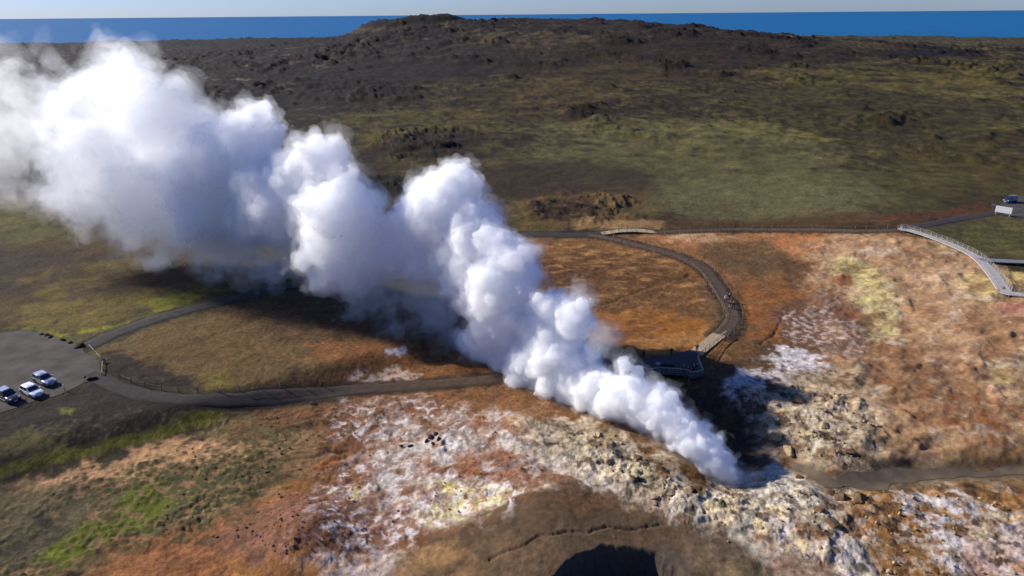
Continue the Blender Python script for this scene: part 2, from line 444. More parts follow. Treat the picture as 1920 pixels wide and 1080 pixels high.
# ------------------------------------------------------------------ ground colours (mineral, soil, moss and lava patches)
GD = np.hypot(GX, GY)
_fields = {}
_FD = {'a': (0.9, 3, 21), 'a2': (1.3, 4, 22), 'b': (3.0, 4, 23), 'b2': (3.6, 5, 24), 'c': (10.0, 5, 25), 'c2': (13.0, 5, 26), 'd': (42.0, 5, 27), 'd2': (60.0, 6, 28), 'e': (160.0, 6, 29)}
def _calc(name, x, y):
    if name in _FD: return fbm(x, y, *_FD[name][:2], seed=_FD[name][2])
    if name == 'st': return fbm(x * 0.35 + y * 0.1, y * 1.0, 2.2, 5, seed=30)
    if name == 'st2': return fbm(x * 0.3, y, 16.0, 5, seed=31)
    if name in ('wa', 'wb', 'wc'):                       # swirled, as if the minerals had run
        k = {'wa': 1.6, 'wb': 4.5, 'wc': 13.0}[name]
        qx, qy = fbm(x, y, k * 1.3, 3, seed=60), fbm(x, y, k * 1.3, 3, seed=61)
        return fbm(x + k * 0.9 * qx, y + k * 0.9 * qy, k, 5, 0.55, seed=62 + k)
    if name == 'rb':                                     # thin branching veins
        qx, qy = fbm(x, y, 4.0, 3, seed=63), fbm(x, y, 4.0, 3, seed=64)
        return fbm(x + 2.4 * qx, y + 2.4 * qy, 4.0, 4, 0.55, seed=65, ridged=True)
    if name == 'tu': return tussocks(x, y, 1.25, 4) * 2 - 0.5
    if name == 'b1': return blocks(x, y, 1.1, 2)[1]
    if name == 'b3': return blocks(x, y, 3.0, 1)[1]
    if name == 'out': return fbm(x, y, 75, 4, seed=12) + 0.12 * sst(560, 760, np.hypot(x, y)) * sst(1250, 1100, np.hypot(x, y))
    if name == 'k9': return fbm(x, y, 10.0, 3, 0.5, seed=47, ridged=True)
    if name == 'k26': return fbm(x, y, 26.0, 4, 0.5, seed=7, ridged=True)
NEAR = np.nonzero(GD < 330)[0]
def field(name):
    if name not in _fields:
        out = np.zeros(len(GX), f32)
        idx = NEAR if name in ('wa', 'a2', 'b', 'wa', 'wb', 'rb', 'tu', 'b1', 'b3', 'st') else None
        n = len(idx) if idx is not None else len(GX)
        for i in range(0, n, CH):
            sl = idx[i:i + CH] if idx is not None else slice(i, i + CH)
            out[sl] = _calc(name, GX[sl], GY[sl])
        _fields[name] = out
    return _fields[name]

ALB = 0.64
def C(r, g, b): return np.array(srgb(r, g, b), f32) * f32(ALB)

COLR = np.empty((len(GX), 3), f32)

def paint(poly, rgb, soft=2.0, warp=3.0, cover=None, alpha=1.0, line=None, width=0.0, wline=None):
    """lay a patch of RGB over the ground inside a polygon (pixel corners, or line + half width in metres); warp = raggedness of the edge in metres;
    cover = (field, threshold, softness): only where that noise is above the threshold"""
    global COLR
    P = [tuple(q) for q in wline] if wline is not None else UP(*(poly or line))
    a = np.array(P); m = soft + warp * 1.5 + width
    lo, hi = a.min(0) - m, a.max(0) + m
    k = np.nonzero((GX > lo[0]) & (GX < hi[0]) & (GY > lo[1]) & (GY < hi[1]))[0]
    if not len(k): return
    sdv = poly_sd(GX[k], GY[k], P) if poly else width - seg_dist(GX[k], GY[k], P)
    if warp: sdv = sdv + warp * (1.2 * field('wc' if warp > 2.5 else 'wb')[k] + 0.9 * field('b2')[k] + 0.35 * field('wa')[k]) * 1.5
    w = sst(-soft * 1.2, soft * 1.2, sdv)
    if cover:
        n = cover[0]; v = sum(field(q)[k] * c for q, c in n.items()) if isinstance(n, dict) else field(n)[k]
        w = w * sst(cover[1] - cover[2], cover[1] + cover[2], v)
    w = (w * alpha)[:, None].astype(f32)
    COLR[k] += (C(*rgb) - COLR[k]) * w

def mix(cond, rgb, alpha=1.0):
    global COLR
    COLR += (C(*rgb) - COLR) * (cond * alpha).astype(f32)[:, None]

# heath everywhere: brown, olive and straw patches
COLR[:] = C(80, 67, 42)
mix(sst(-0.15, 0.35, field('d')), (98, 88, 48), 0.9)
mix(sst(-0.1, 0.35, field('c2') + 0.5 * field('d2')), (66, 52, 38), 0.8)
mix(sst(0.05, 0.45, field('d2') + 0.3 * field('st2')), (112, 104, 58), 0.7)
mix(sst(0.1, 0.4, field('wc')), (60, 49, 38), 0.6)
# far plain, lava and hill
rt = sst(20, 300, GX) * sst(230, 420, GD)
mix(rt * sst(-0.4, 0.4, field('st2') + 0.6 * field('d')), (106, 96, 52), 0.7)
mix(rt * sst(0.05, 0.45, field('e') + 0.5 * field('st2')), (128, 120, 60), 0.8)
mix(rt * sst(0.1, 0.5, field('c') + 0.4 * field('d')), (72, 60, 40), 0.7)
mix(sst(560, 760, GD) * sst(-250, -60, GX) * sst(420, 280, GX), (66, 51, 40), 0.85)
mix(sst(560, 760, GD) * sst(-250, -60, GX) * sst(420, 280, GX) * sst(0.0, 0.4, field('st2') + 0.4 * field('d')), (92, 74, 50), 0.6)
lv = sst(-50, -210, GX - 0.35 * (GY - 400)) * sst(320, 460, GD)
mix(lv, (52, 45, 42), 0.95)
mix(lv * sst(-0.08, 0.25, field('st2') + 0.35 * field('c') - 0.25 * np.maximum(field('k26'), 0)), (126, 112, 88), 0.9)
mix(lv * sst(0.1, 0.4, field('d')) * sst(0, .3, field('c2')), (40, 36, 36), 0.8)
farw = sst(215, 380, GD)
crag = np.maximum(sst(0.12, 0.4, field('out')) * sst(-0.15, 0.25, field('k9') + 0.5 * field('k26')), lv * sst(0.15, 0.5, field('k26')))
mix(farw * crag, (40, 34, 31), 0.9)
mix(farw * sst(0.45, 0.62, field('k9') + 0.35 * field('c2')), (50, 40, 34), 0.7)
kn = np.zeros(len(GX), f32)
for i in range(0, len(GX), CH):
    if GD[i:i + CH].max() > 215: kn[i:i + CH] = knobs(GX[i:i + CH], GY[i:i + CH])[1]
mix(farw * sst(0.08, 0.4, kn), (38, 32, 29), 0.9)
mix(sst(1560, 1660, GD) * sst(120, -120, GX), (44, 42, 44), 0.9)
mix(sst(1350, 1480, GD) * sst(200, 400, GX), (84, 80, 60), 0.6)
# crater cone
rc = np.hypot((GX + 146) / 1.12, (GY - 1075) / 1.2)
mix(sst(96, 70, rc) * sst(-0.2, 0.3, field('d') + 0.35), (104, 86, 64), 0.8)
mix(sst(80, 68, rc + 14 * field('d') - 0.15 * (GX + 146)), (40, 35, 34), 0.95)
for p, c, s, w, cv, al in [
    ([(860, 60), (1130, 70), (1060, 96), (880, 88)], (112, 96, 70), 12, 12, ('wc', 0.05, 0.3), 0.7),
    ([(560, 95), (900, 85), (1100, 120), (860, 150), (640, 160)], (62, 54, 46), 10, 14, None, 0.6),
    ([(600, 190), (760, 150), (930, 140), (980, 110), (760, 110), (560, 140)], (44, 39, 37), 8, 14, ('wc', -0.1, 0.3), 0.85),
    ([(1620, 96), (1830, 94), (1840, 106), (1640, 108)], (40, 37, 38), 6, 9, None, 0.9),
    ([(1040, 90), (1420, 75), (1460, 130), (1200, 160), (1040, 140)], (60, 47, 38), 20, 20, ('c2', -0.2, 0.4), 0.8),
    ([(900, 170), (1170, 110), (1260, 150), (1100, 210), (930, 220)], (98, 82, 46), 10, 12, ('st2', -0.1, 0.4), 0.7),
    ([(1330, 140), (1560, 120), (1920, 120), (1920, 180), (1500, 165)], (112, 100, 52), 12, 14, ('st2', -0.1, 0.3), 0.7),
    ([(1400, 165), (1700, 165), (1900, 200), (1900, 290), (1560, 270), (1420, 215)], (80, 72, 40), 10, 12, ('wc', -0.2, 0.3), 0.7),
    ([(1310, 228), (1440, 228), (1560, 262), (1500, 275), (1340, 252)], (126, 118, 68), 6, 8, ('st2', -0.4, 0.4), 0.75),
    ([(1020, 230), (1320, 220), (1560, 270), (1640, 330), (1680, 400), (1380, 415), (1180, 380), (1000, 300)], (110, 104, 66), 8, 10, ('wc', -0.35, 0.4), 0.75),
    ([(1190, 330), (1420, 320), (1640, 340), (1660, 410), (1300, 420)], (118, 112, 74), 6, 8, ('wb', -0.3, 0.5), 0.5),
    ([(1650, 280), (1920, 250), (1920, 345), (1700, 380)], (92, 80, 44), 8, 8, None, 0.6),
    ([(640, 215), (900, 205), (960, 240), (700, 290), (600, 250)], (104, 92, 44), 6, 8, ('st2', -0.1, 0.3), 0.7),
    ([(680, 292), (760, 252), (880, 240), (920, 262), (860, 292), (740, 302)], (58, 46, 38), 3, 5, None, 0.85),
    ([(690, 335), (750, 332), (768, 362), (700, 370)], (34, 32, 28), 2, 3, None, 0.95),
    ([(930, 310), (1100, 300), (1240, 330), (1210, 385), (1010, 390), (920, 350)], (74, 58, 44), 4, 5, ('wc', -0.3, 0.3), 0.85),
    ([(960, 375), (1210, 360), (1230, 425), (970, 428)], (122, 96, 58), 3, 4, ('wc', -0.2, 0.3), 0.8),
    ([(985, 385), (1090, 370), (1135, 395), (1120, 416), (1000, 412)], (60, 46, 37), 2, 3, ('wb', -0.2, 0.25), 0.95),
    ([(1080, 415), (1240, 412), (1260, 428), (1080, 430)], (176, 138, 92), 1.5, 2, None, 0.7),
    ([(1240, 410), (1700, 398), (1880, 395), (1700, 426), (1240, 430)], (92, 62, 40), 2, 3, None, 0.7),
    ([(1630, 412), (1700, 402), (1800, 392), (1850, 380), (1880, 398), (1720, 416)], (112, 70, 48), 1.5, 2, ('wb', -0.2, 0.3), 0.8),
    ([(1700, 430), (1860, 402), (2000, 420), (2000, 490), (1840, 484), (1760, 450)], (94, 86, 54), 1.5, 2, None, 0.95),
    ([(1780, 430), (1900, 415), (2000, 430), (2000, 475), (1850, 478)], (108, 106, 54), 1.5, 2, ('st', 0.0, 0.25), 0.85),
    # bare brown ground all round the vent
    ([(560, 690), (900, 560), (980, 445), (1240, 440), (1700, 436), (1640, 560), (1620, 900), (1300, 960), (900, 960), (480, 900), (440, 770)], (136, 96, 60), 2.5, 3.5, None, 0.95),
    ([(700, 560), (900, 560), (1240, 640), (1330, 700), (1250, 800), (1000, 760), (760, 720)], (104, 74, 50), 2.5, 3.5, ('wb', -0.3, 0.4), 0.8),
    # left heath
    ([(-200, 370), (120, 380), (560, 520), (300, 590), (100, 630), (-200, 620)], (98, 80, 42), 4, 5, None, 0.8),
    ([(-200, 375), (80, 380), (150, 440), (-200, 470)], (112, 106, 52), 4, 5, ('wc', -0.3, 0.3), 0.7),
    ([(-200, 480), (120, 470), (330, 480), (330, 545), (100, 560), (-200, 560)], (72, 56, 44), 4, 5, ('c2', -0.25, 0.3), 0.85),
    ([(40, 520), (260, 480), (330, 500), (100, 560)], (120, 104, 46), 2, 3, ('wc', 0.0, 0.3), 0.7),
    ([(0, 580), (200, 555), (420, 530), (400, 560), (200, 600), (60, 620)], (124, 108, 50), 2, 3, ('wb', -0.25, 0.4), 0.85),
    ([(270, 565), (370, 548), (380, 556), (290, 585)], (140, 138, 40), 1, 1.5, ('wb', -0.3, 0.3), 0.8),
    ([(100, 630), (230, 612), (240, 606), (140, 622)], (146, 144, 40), 0.8, 1.2, ('wb', -0.3, 0.3), 0.9),
    ([(0, 615), (60, 612), (130, 632), (60, 618)], (130, 128, 40), 0.7, 1, ('wb', -0.2, 0.3), 0.9),
    # heath between the two left paths
    ([(190, 655), (300, 605), (470, 570), (700, 540), (920, 640), (900, 700), (640, 722), (400, 740), (230, 715)], (122, 96, 60), 1.5, 2.5, None, 0.95),
    ([(400, 570), (620, 540), (760, 590), (900, 660), (700, 680), (520, 640)], (96, 72, 48), 3, 3, ('wb', -0.3, 0.4), 0.8),
    ([(195, 660), (240, 662), (290, 690), (380, 715), (385, 738), (260, 728), (200, 700)], (62, 53, 47), 1.0, 2.0, ('wb', -0.45, 0.3), 0.95),
    ([(375, 705), (430, 690), (440, 735), (385, 738)], (126, 118, 46), 0.8, 1.5, ('a2', -0.1, 0.3), 0.8),
    ([(560, 640), (760, 640), (930, 690), (900, 715), (640, 722)], (150, 98, 58), 1.5, 2.5, ('wb', -0.3, 0.3), 0.8),
    ([(520, 690), (600, 680), (640, 700), (560, 715)], (72, 58, 46), 0.8, 1.2, ('wb', -0.1, 0.25), 0.85),
    ([(650, 700), (740, 690), (790, 702), (790, 716), (660, 718)], (206, 184, 168), 0.7, 1.2, ('a2', -0.1, 0.2), 0.85),
    ([(715, 655), (760, 652), (765, 665), (725, 668)], (214, 206, 204), 0.4, 0.8, None, 0.8),
    # around the loop
    ([(960, 450), (1110, 448), (1210, 470), (1330, 520), (1352, 575), (1340, 640), (1250, 668), (1060, 672), (950, 560)], (146, 102, 60), 1.8, 2.4, None, 0.95),
    ([(1000, 475), (1230, 480), (1300, 520), (1240, 560), (1050, 580), (990, 540)], (118, 82, 52), 1.5, 2.5, ('wb', -0.15, 0.3), 0.85),
    ([(1000, 490), (1200, 500), (1130, 560), (1020, 560)], (84, 62, 46), 1.5, 2.0, ('a2', 0.05, 0.2), 0.8),
    ([(1010, 455), (1230, 470), (1300, 505), (1180, 520), (1040, 490)], (182, 134, 80), 1.0, 2.0, ('st', 0.05, 0.3), 0.8),
    ([(1100, 520), (1250, 540), (1350, 570), (1340, 600), (1180, 600), (1090, 580)], (134, 98, 62), 1.5, 2.0, ('wb', -0.2, 0.4), 0.7),
    ([(1110, 590), (1230, 580), (1345, 605), (1340, 640), (1230, 668), (1110, 665)], (180, 114, 46), 2.0, 2.4, ('b2', -0.35, 0.5), 0.85),
    ([(1180, 640), (1330, 615), (1345, 640), (1210, 672)], (194, 138, 78), 0.8, 1.2, ('a2', -0.3, 0.4), 0.8),
    ([(1290, 530), (1330, 530), (1368, 590), (1350, 625), (1330, 618), (1340, 585)], (124, 100, 76), 1.0, 1.0, None, 0.7),
    ([(1345, 500), (1356, 518), (1362, 545), (1395, 572), (1412, 600), (1392, 630), (1366, 650), (1390, 605), (1376, 576)], (66, 52, 42), 0.6, 0.7, None, 0.85),
    ([(990, 455), (1120, 450), (1330, 530), (1345, 620), (1250, 665), (1060, 670), (960, 560)], (92, 66, 46), 1.5, 2.5, ({'wc': .7, 'b2': .6}, 0.1, 0.22), 0.7),
    ([(990, 455), (1120, 450), (1330, 530), (1345, 620), (1250, 665), (1060, 670), (960, 560)], (196, 142, 84), 1.0, 2.0, ({'st': .8, 'wb': .5}, 0.28, 0.2), 0.7),
    # right of the path, down to the crust
    ([(1130, 445), (1300, 440), (1700, 436), (1760, 470), (1560, 540), (1420, 640), (1380, 560), (1330, 500), (1200, 462)], (152, 108, 68), 1.5, 2.0, None, 1.0),
    ([(1190, 442), (1420, 436), (1600, 440), (1500, 475), (1320, 470)], (186, 130, 86), 1.5, 2.0, ('wb', -0.35, 0.4), 0.85),
    ([(1310, 455), (1440, 450), (1500, 500), (1400, 520), (1330, 495)], (118, 92, 62), 1.2, 1.6, ('b2', -0.3, 0.3), 0.9),
    ([(1470, 440), (1560, 436), (1640, 455), (1520, 475), (1460, 460)], (182, 116, 70), 1.6, 2.4, ('wb', -0.15, 0.4), 0.8),
    ([(1250, 442), (1330, 438), (1380, 446), (1330, 455), (1260, 452)], (196, 160, 120), 0.8, 1.2, ('wb', -0.1, 0.3), 0.8),
    ([(1380, 540), (1480, 520), (1560, 560), (1500, 610), (1420, 640), (1400, 600)], (156, 98, 52), 1.8, 2.4, ('wb', -0.15, 0.4), 0.85),
    ([(1450, 480), (1530, 490), (1540, 540), (1480, 540)], (110, 80, 58), 1.0, 1.5, ('wb', -0.3, 0.3), 0.8),
    # wide mineral slope on the right
    ([(1540, 440), (1700, 440), (1840, 490), (2000, 545), (2100, 900), (1680, 870), (1600, 760), (1540, 640), (1520, 520)], (186, 148, 108), 1.5, 2.5, None, 0.95),
    ([(1620, 560), (1900, 600), (2000, 760), (1900, 860), (1700, 840), (1600, 700)], (158, 112, 74), 2.5, 3, ('wc', -0.2, 0.35), 0.8),
    ([(1600, 640), (1760, 650), (1960, 780), (1940, 850), (1720, 820), (1600, 760)], (140, 88, 54), 1.5, 2.5, ('b2', 0.0, 0.25), 0.8),
    ([(1640, 480), (1800, 500), (1880, 560), (1740, 640), (1600, 560)], (206, 168, 130), 1.5, 2.5, ('wb', -0.1, 0.4), 0.7),
    ([(1540, 460), (1640, 450), (1700, 490), (1590, 500)], (204, 160, 126), 1.2, 2, ('wb', -0.2, 0.4), 0.7),
    ([(1590, 470), (1680, 466), (1690, 480), (1620, 484)], (226, 206, 190), 0.8, 1.2, ('a2', -0.1, 0.3), 0.75),
    ([(1545, 486), (1620, 480), (1690, 560), (1690, 640), (1610, 650), (1590, 560)], (206, 190, 140), 0.8, 1.5, ('a2', -0.2, 0.25), 0.9),
    ([(1555, 490), (1640, 490), (1680, 620), (1620, 630), (1600, 540)], (212, 196, 112), 0.8, 1.5, ('wb', 0.05, 0.25), 0.75),
    ([(1440, 580), (1560, 540), (1640, 620), (1620, 690), (1480, 650)], (122, 88, 70), 1.0, 1.6, ('b2', -0.3, 0.3), 0.85),
    ([(1460, 590), (1570, 560), (1640, 640), (1600, 680), (1480, 640)], (196, 178, 168), 0.8, 1.5, ('a2', 0.08, 0.2), 0.85),
    ([(1560, 520), (1596, 518), (1600, 540), (1566, 542)], (150, 86, 50), 0.5, 0.8, None, 0.85),
    ([(1570, 580), (1610, 575), (1620, 600), (1580, 602)], (140, 82, 56), 0.5, 0.8, None, 0.7),
    ([(1780, 520), (1860, 522), (1890, 545), (1850, 560), (1800, 540)], (222, 196, 120), 0.6, 1.2, ('wb', -0.3, 0.4), 0.85),
    ([(1870, 510), (1990, 510), (1990, 545), (1890, 540)], (232, 204, 120), 0.6, 1.0, ('wb', -0.3, 0.4), 0.85),
    ([(1790, 545), (1860, 560), (1870, 575), (1800, 560)], (226, 206, 170), 0.6, 1.0, ('a2', -0.1, 0.3), 0.7),
    ([(1860, 575), (1990, 560), (1990, 600), (1880, 600)], (206, 142, 118), 1.0, 1.2, None, 0.7),
    ([(1890, 575), (1990, 566), (1990, 592), (1905, 592)], (206, 128, 108), 0.8, 0.8, ('wb', -0.3, 0.4), 0.7),
    ([(1820, 700), (1920, 650), (2000, 760), (1880, 760)], (202, 178, 140), 1.0, 1.5, ('a2', -0.1, 0.3), 0.7),
    ([(1850, 690), (1880, 690), (1910, 720), (1870, 730)], (196, 178, 100), 0.7, 1.0, ('a2', -0.2, 0.3), 0.7),
    ([(1600, 640), (1780, 640), (1860, 720), (1700, 720), (1620, 690)], (140, 106, 80), 1.0, 2.0, ('b2', 0.05, 0.25), 0.7),
    # dark brown ground in front of the platform and ravine
    ([(1200, 700), (1330, 690), (1420, 640), (1500, 650), (1490, 720), (1420, 790), (1440, 870), (1380, 900), (1260, 850), (1200, 760)], (112, 82, 58), 1.2, 2.0, None, 0.95),
    ([(1220, 720), (1400, 720), (1440, 790), (1420, 870), (1300, 840)], (84, 68, 58), 1.2, 2.0, ('wb', -0.4, 0.4), 0.8),
    ([(1355, 712), (1420, 690), (1470, 650), (1540, 668), (1570, 700), (1480, 730), (1380, 740)], (216, 206, 202), 1.2, 2.4, ({'a2': .6, 'wb': .7}, -0.06, 0.22), 0.92),
    ([(1440, 660), (1500, 650), (1560, 690), (1500, 720)], (222, 216, 220), 0.9, 1.8, ('wa', 0.0, 0.25), 0.8),
    ([(1480, 700), (1620, 690), (1680, 760), (1560, 790), (1470, 740)], (190, 168, 130), 1.0, 1.8, ('wb', -0.3, 0.3), 0.85),
    ([(1470, 700), (1600, 690), (1640, 730), (1500, 730)], (108, 76, 56), 0.8, 1.4, ('a2', 0.1, 0.2), 0.8),
    ([(1400, 735), (1600, 735), (1660, 800), (1610, 880), (1480, 868), (1430, 800)], (208, 184, 148), 1.6, 2.6, None, 0.95),
    ([(1410, 740), (1600, 740), (1640, 820), (1600, 870), (1470, 860)], (140, 100, 62), 0.8, 1.4, ('wb', 0.0, 0.25), 0.8),
    ([(1480, 770), (1620, 760), (1640, 840), (1520, 850)], (214, 202, 176), 0.6, 1.2, ('a2', 0.05, 0.2), 0.8),
    # soil left of the vent
    ([(420, 768), (640, 744), (900, 720), (985, 730), (1010, 800), (900, 1000), (640, 1090), (120, 1120), (200, 1000), (460, 900)], (150, 104, 66), 2.0, 3.0, None, 0.95),
    ([(440, 775), (640, 750), (700, 770), (660, 860), (480, 860)], (124, 94, 64), 1.5, 2.5, ('wb', -0.3, 0.4), 0.85),
    ([(520, 790), (640, 770), (640, 830), (540, 830)], (96, 72, 54), 0.8, 1.5, ('st', 0.1, 0.25), 0.8),
    ([(460, 870), (640, 850), (650, 930), (480, 960)], (166, 108, 58), 1.5, 2.2, ('b2', -0.3, 0.4), 0.8),
    ([(200, 1010), (480, 960), (640, 1010), (600, 1120), (180, 1120)], (176, 116, 72), 1.5, 2.2, ('wb', -0.4, 0.4), 0.8),
    ([(420, 1040), (620, 1030), (640, 1100), (420, 1110)], (190, 132, 72), 1.0, 1.5, ('b2', -0.2, 0.4), 0.75),
    ([(545, 1046), (590, 1040), (596, 1062), (552, 1070)], (214, 162, 112), 0.4, 0.6, None, 0.8),
    ([(410, 990), (520, 930), (610, 925), (650, 990), (560, 1040), (440, 1020)], (166, 118, 100), 1.6, 2.6, ('wb', -0.2, 0.4), 0.8),
    ([(500, 960), (600, 930), (640, 990), (540, 1020)], (132, 92, 84), 0.8, 1.4, ('a2', 0.05, 0.25), 0.8),
    ([(620, 780), (700, 745), (790, 735), (800, 775), (700, 830)], (206, 184, 168), 1.6, 2.6, ({'a2': .6, 'wb': .8}, -0.02, 0.25), 0.8),
    ([(640, 880), (720, 800), (850, 780), (1000, 770), (1040, 850), (1060, 900), (980, 960), (800, 985), (700, 960), (640, 950)], (218, 206, 194), 2.0, 3.4, ({'a2': .45, 'wb': .9}, -0.26, 0.24), 0.95),
    ([(600, 1100), (640, 1000), (720, 960), (760, 1010), (720, 1110)], (210, 190, 174), 1.6, 2.6, ({'a2': .45, 'wb': .9}, -0.14, 0.25), 0.9),
    ([(620, 940), (700, 920), (780, 960), (800, 1010), (720, 1030), (640, 990)], (148, 94, 64), 0.8, 1.8, ('b2', -0.05, 0.25), 0.85),
    ([(640, 960), (780, 960), (790, 1010), (660, 1010)], (196, 156, 144), 0.6, 1.2, ('wa', 0.1, 0.25), 0.75),
    ([(800, 870), (960, 850), (1030, 900), (1010, 920), (900, 900), (820, 895)], (160, 104, 70), 0.7, 1.4, ('b2', -0.2, 0.25), 0.85),
    ([(880, 780), (1000, 790), (980, 810), (890, 800)], (168, 106, 62), 0.7, 1.4, ('b2', -0.1, 0.25), 0.85),
    ([(640, 870), (690, 860), (680, 910), (640, 920)], (152, 98, 58), 0.7, 1.4, ('wb', -0.2, 0.25), 0.8),
    ([(780, 905), (860, 900), (1000, 920), (940, 970), (790, 985), (780, 960), (850, 930)], (214, 204, 150), 0.6, 1.2, ('a2', -0.12, 0.25), 0.9),
    ([(820, 905), (850, 905), (846, 928), (830, 925)], (222, 206, 70), 0.3, 0.6, ('wa', -0.1, 0.3), 0.8),
    ([(850, 938), (900, 930), (905, 945), (860, 955)], (224, 214, 96), 0.4, 0.8, ('wa', 0.0, 0.3), 0.8),
    ([(655, 915), (672, 912), (674, 935), (660, 938)], (222, 206, 96), 0.3, 0.5, ('wa', -0.1, 0.3), 0.7),
    ([(960, 735), (1000, 745), (1080, 785), (1000, 790), (950, 770)], (150, 104, 66), 0.8, 1.4, None, 0.8),
    ([(430, 770), (640, 745), (960, 722), (1000, 760), (880, 790), (660, 880), (640, 1000), (300, 1100), (240, 1010), (460, 900)], (98, 70, 50), 1.5, 2.5, ({'wc': .7, 'b2': .6}, 0.12, 0.22), 0.65),
    # rocky bank beside the vent
    ([(970, 790), (1090, 785), (1200, 830), (1290, 920), (1260, 960), (1160, 930), (1060, 890), (1000, 850)], (212, 194, 164), 1.4, 2.4, ('wb', -0.6, 0.4), 0.95),
    ([(1000, 795), (1140, 800), (1210, 850), (1150, 880), (1040, 850)], (160, 136, 100), 0.7, 1.4, ('b2', 0.0, 0.25), 0.8),
    ([(1150, 830), (1230, 860), (1260, 930), (1180, 910)], (206, 194, 148), 0.6, 1.2, ('a2', 0.05, 0.25), 0.6),
    ([(1100, 810), (1220, 840), (1290, 930), (1210, 940), (1120, 880)], (92, 78, 60), 0.5, 1.0, ('wa', 0.16, 0.14), 0.75),
    ([(990, 850), (1080, 860), (1180, 930), (1130, 945), (1040, 900)], (222, 206, 190), 0.6, 1.2, ('a2', -0.15, 0.25), 0.85),
    ([(1000, 875), (1040, 880), (1090, 905), (1050, 915), (1010, 900)], (152, 98, 58), 0.5, 0.9, None, 0.8),
    # below the vent
    ([(1150, 930), (1300, 930), (1390, 870), (1480, 880), (1640, 960), (1720, 1110), (1480, 1110), (1360, 1020), (1240, 980)], (214, 200, 178), 1.4, 2.4, None, 0.95),
    ([(1390, 880), (1450, 870), (1500, 930), (1440, 960), (1360, 930)], (208, 200, 186), 0.6, 1.2, ('wa', -0.12, 0.2), 0.9),
    ([(1300, 950), (1420, 930), (1600, 1000), (1500, 1040), (1380, 1000)], (224, 196, 140), 0.6, 1.4, ('b2', -0.1, 0.3), 0.7),
    ([(1420, 960), (1600, 990), (1680, 1100), (1520, 1100), (1440, 1030)], (216, 198, 190), 0.7, 1.5, ({'a2': .7, 'b': .5}, 0.0, 0.22), 0.85),
    ([(1380, 1000), (1560, 1000), (1700, 1080), (1660, 1120), (1440, 1080)], (146, 106, 72), 0.7, 1.4, ('wb', 0.0, 0.25), 0.8),
    ([(1380, 890), (1500, 900), (1620, 960), (1560, 1000), (1420, 960)], (112, 92, 68), 0.5, 1.0, ('wa', 0.2, 0.14), 0.7),
    # lower right
    ([(1560, 900), (1700, 905), (2100, 930), (2100, 1130), (1660, 1130), (1600, 1000)], (180, 130, 78), 1.2, 2.0, None, 0.95),
    ([(1600, 930), (2100, 930), (2100, 1130), (1660, 1130)], (154, 108, 62), 1.0, 1.6, ('b2', 0.0, 0.3), 0.8),
    ([(1690, 930), (1800, 915), (1960, 990), (2050, 1080), (1800, 1100), (1700, 1000)], (228, 218, 212), 0.6, 1.4, ({'a2': .5, 'b': .7}, -0.04, 0.16), 0.95),
    ([(1800, 1010), (2000, 1010), (2000, 1110), (1820, 1110)], (214, 176, 158), 0.8, 1.4, ('wb', -0.2, 0.3), 0.75),
    ([(1760, 990), (1920, 960), (1960, 1010), (1800, 1010)], (196, 150, 92), 0.6, 1.2, ('b2', 0.1, 0.3), 0.8),
    # smooth brown mud and the pit
    ([(730, 1110), (760, 1030), (860, 985), (1000, 925), (1080, 905), (1180, 945), (1340, 985), (1400, 1030), (1420, 1110)], (112, 90, 68), 1.0, 1.6, None, 0.97),
    ([(1000, 930), (1120, 910), (1180, 950), (1060, 980)], (112, 82, 56), 0.8, 1.4, ('wb', -0.3, 0.3), 0.7),
    ([(740, 1110), (760, 1040), (850, 1010), (900, 1050), (880, 1110)], (168, 130, 88), 1.4, 2.0, ('b2', -0.3, 0.4), 0.8),
    ([(900, 1020), (1050, 1000), (1060, 1040), (960, 1100), (880, 1100)], (128, 102, 76), 1.6, 2.2, None, 0.8),
    ([(1280, 1010), (1400, 1020), (1480, 1110), (1300, 1110)], (118, 100, 78), 0.8, 1.2, None, 0.7),
    ([(1300, 1040), (1380, 1050), (1380, 1110), (1300, 1110)], (170, 142, 104), 0.8, 1.6, ('wb', 0.1, 0.3), 0.6),
    ([(1052, 1110), (1060, 1050), (1110, 1025), (1250, 1025), (1290, 1050), (1300, 1110)], (104, 90, 78), 0.6, 0.4, None, 0.95),
    # mud stream margins on the right
    ([(1640, 900), (1720, 870), (1820, 852), (2000, 850), (2000, 925), (1800, 915), (1680, 925)], (146, 112, 70), 0.8, 1.2, None, 0.9),
    ([(1740, 862), (1860, 856), (2000, 854), (2000, 875), (1800, 880)], (112, 88, 54), 0.7, 0.8, ('wb', -0.4, 0.3), 0.8),
    # lower left: gravel bank, ditch, sand, scrub and moss
    ([(-300, 790), (0, 778), (110, 742), (180, 716), (330, 752), (420, 764), (330, 800), (150, 850), (0, 880), (-300, 935)], (66, 57, 51), 1.0, 1.6, None, 0.97),
    ([(-300, 850), (0, 820), (90, 800), (120, 830), (0, 870), (-300, 930)], (104, 94, 54), 1.0, 2.0, ('wb', -0.25, 0.3), 0.85),
    ([(80, 790), (300, 765), (330, 790), (200, 830), (60, 850)], (112, 102, 64), 0.8, 1.5, ('a2', 0.22, 0.2), 0.7),
    ([(110, 765), (140, 766), (136, 782), (114, 780)], (126, 124, 40), 0.4, 0.5, ('a2', -0.2, 0.3), 0.9),
    ([(-300, 960), (0, 888), (80, 876), (330, 820), (370, 838), (200, 872), (70, 905), (-300, 1000)], (62, 53, 47), 0.8, 1.2, ('wb', -0.45, 0.3), 0.9),
    ([(-300, 1000), (70, 900), (220, 880), (420, 830), (620, 800), (560, 900), (420, 970), (240, 1010), (60, 1120), (-300, 1120)], (150, 118, 82), 1.2, 2.2, None, 0.95),
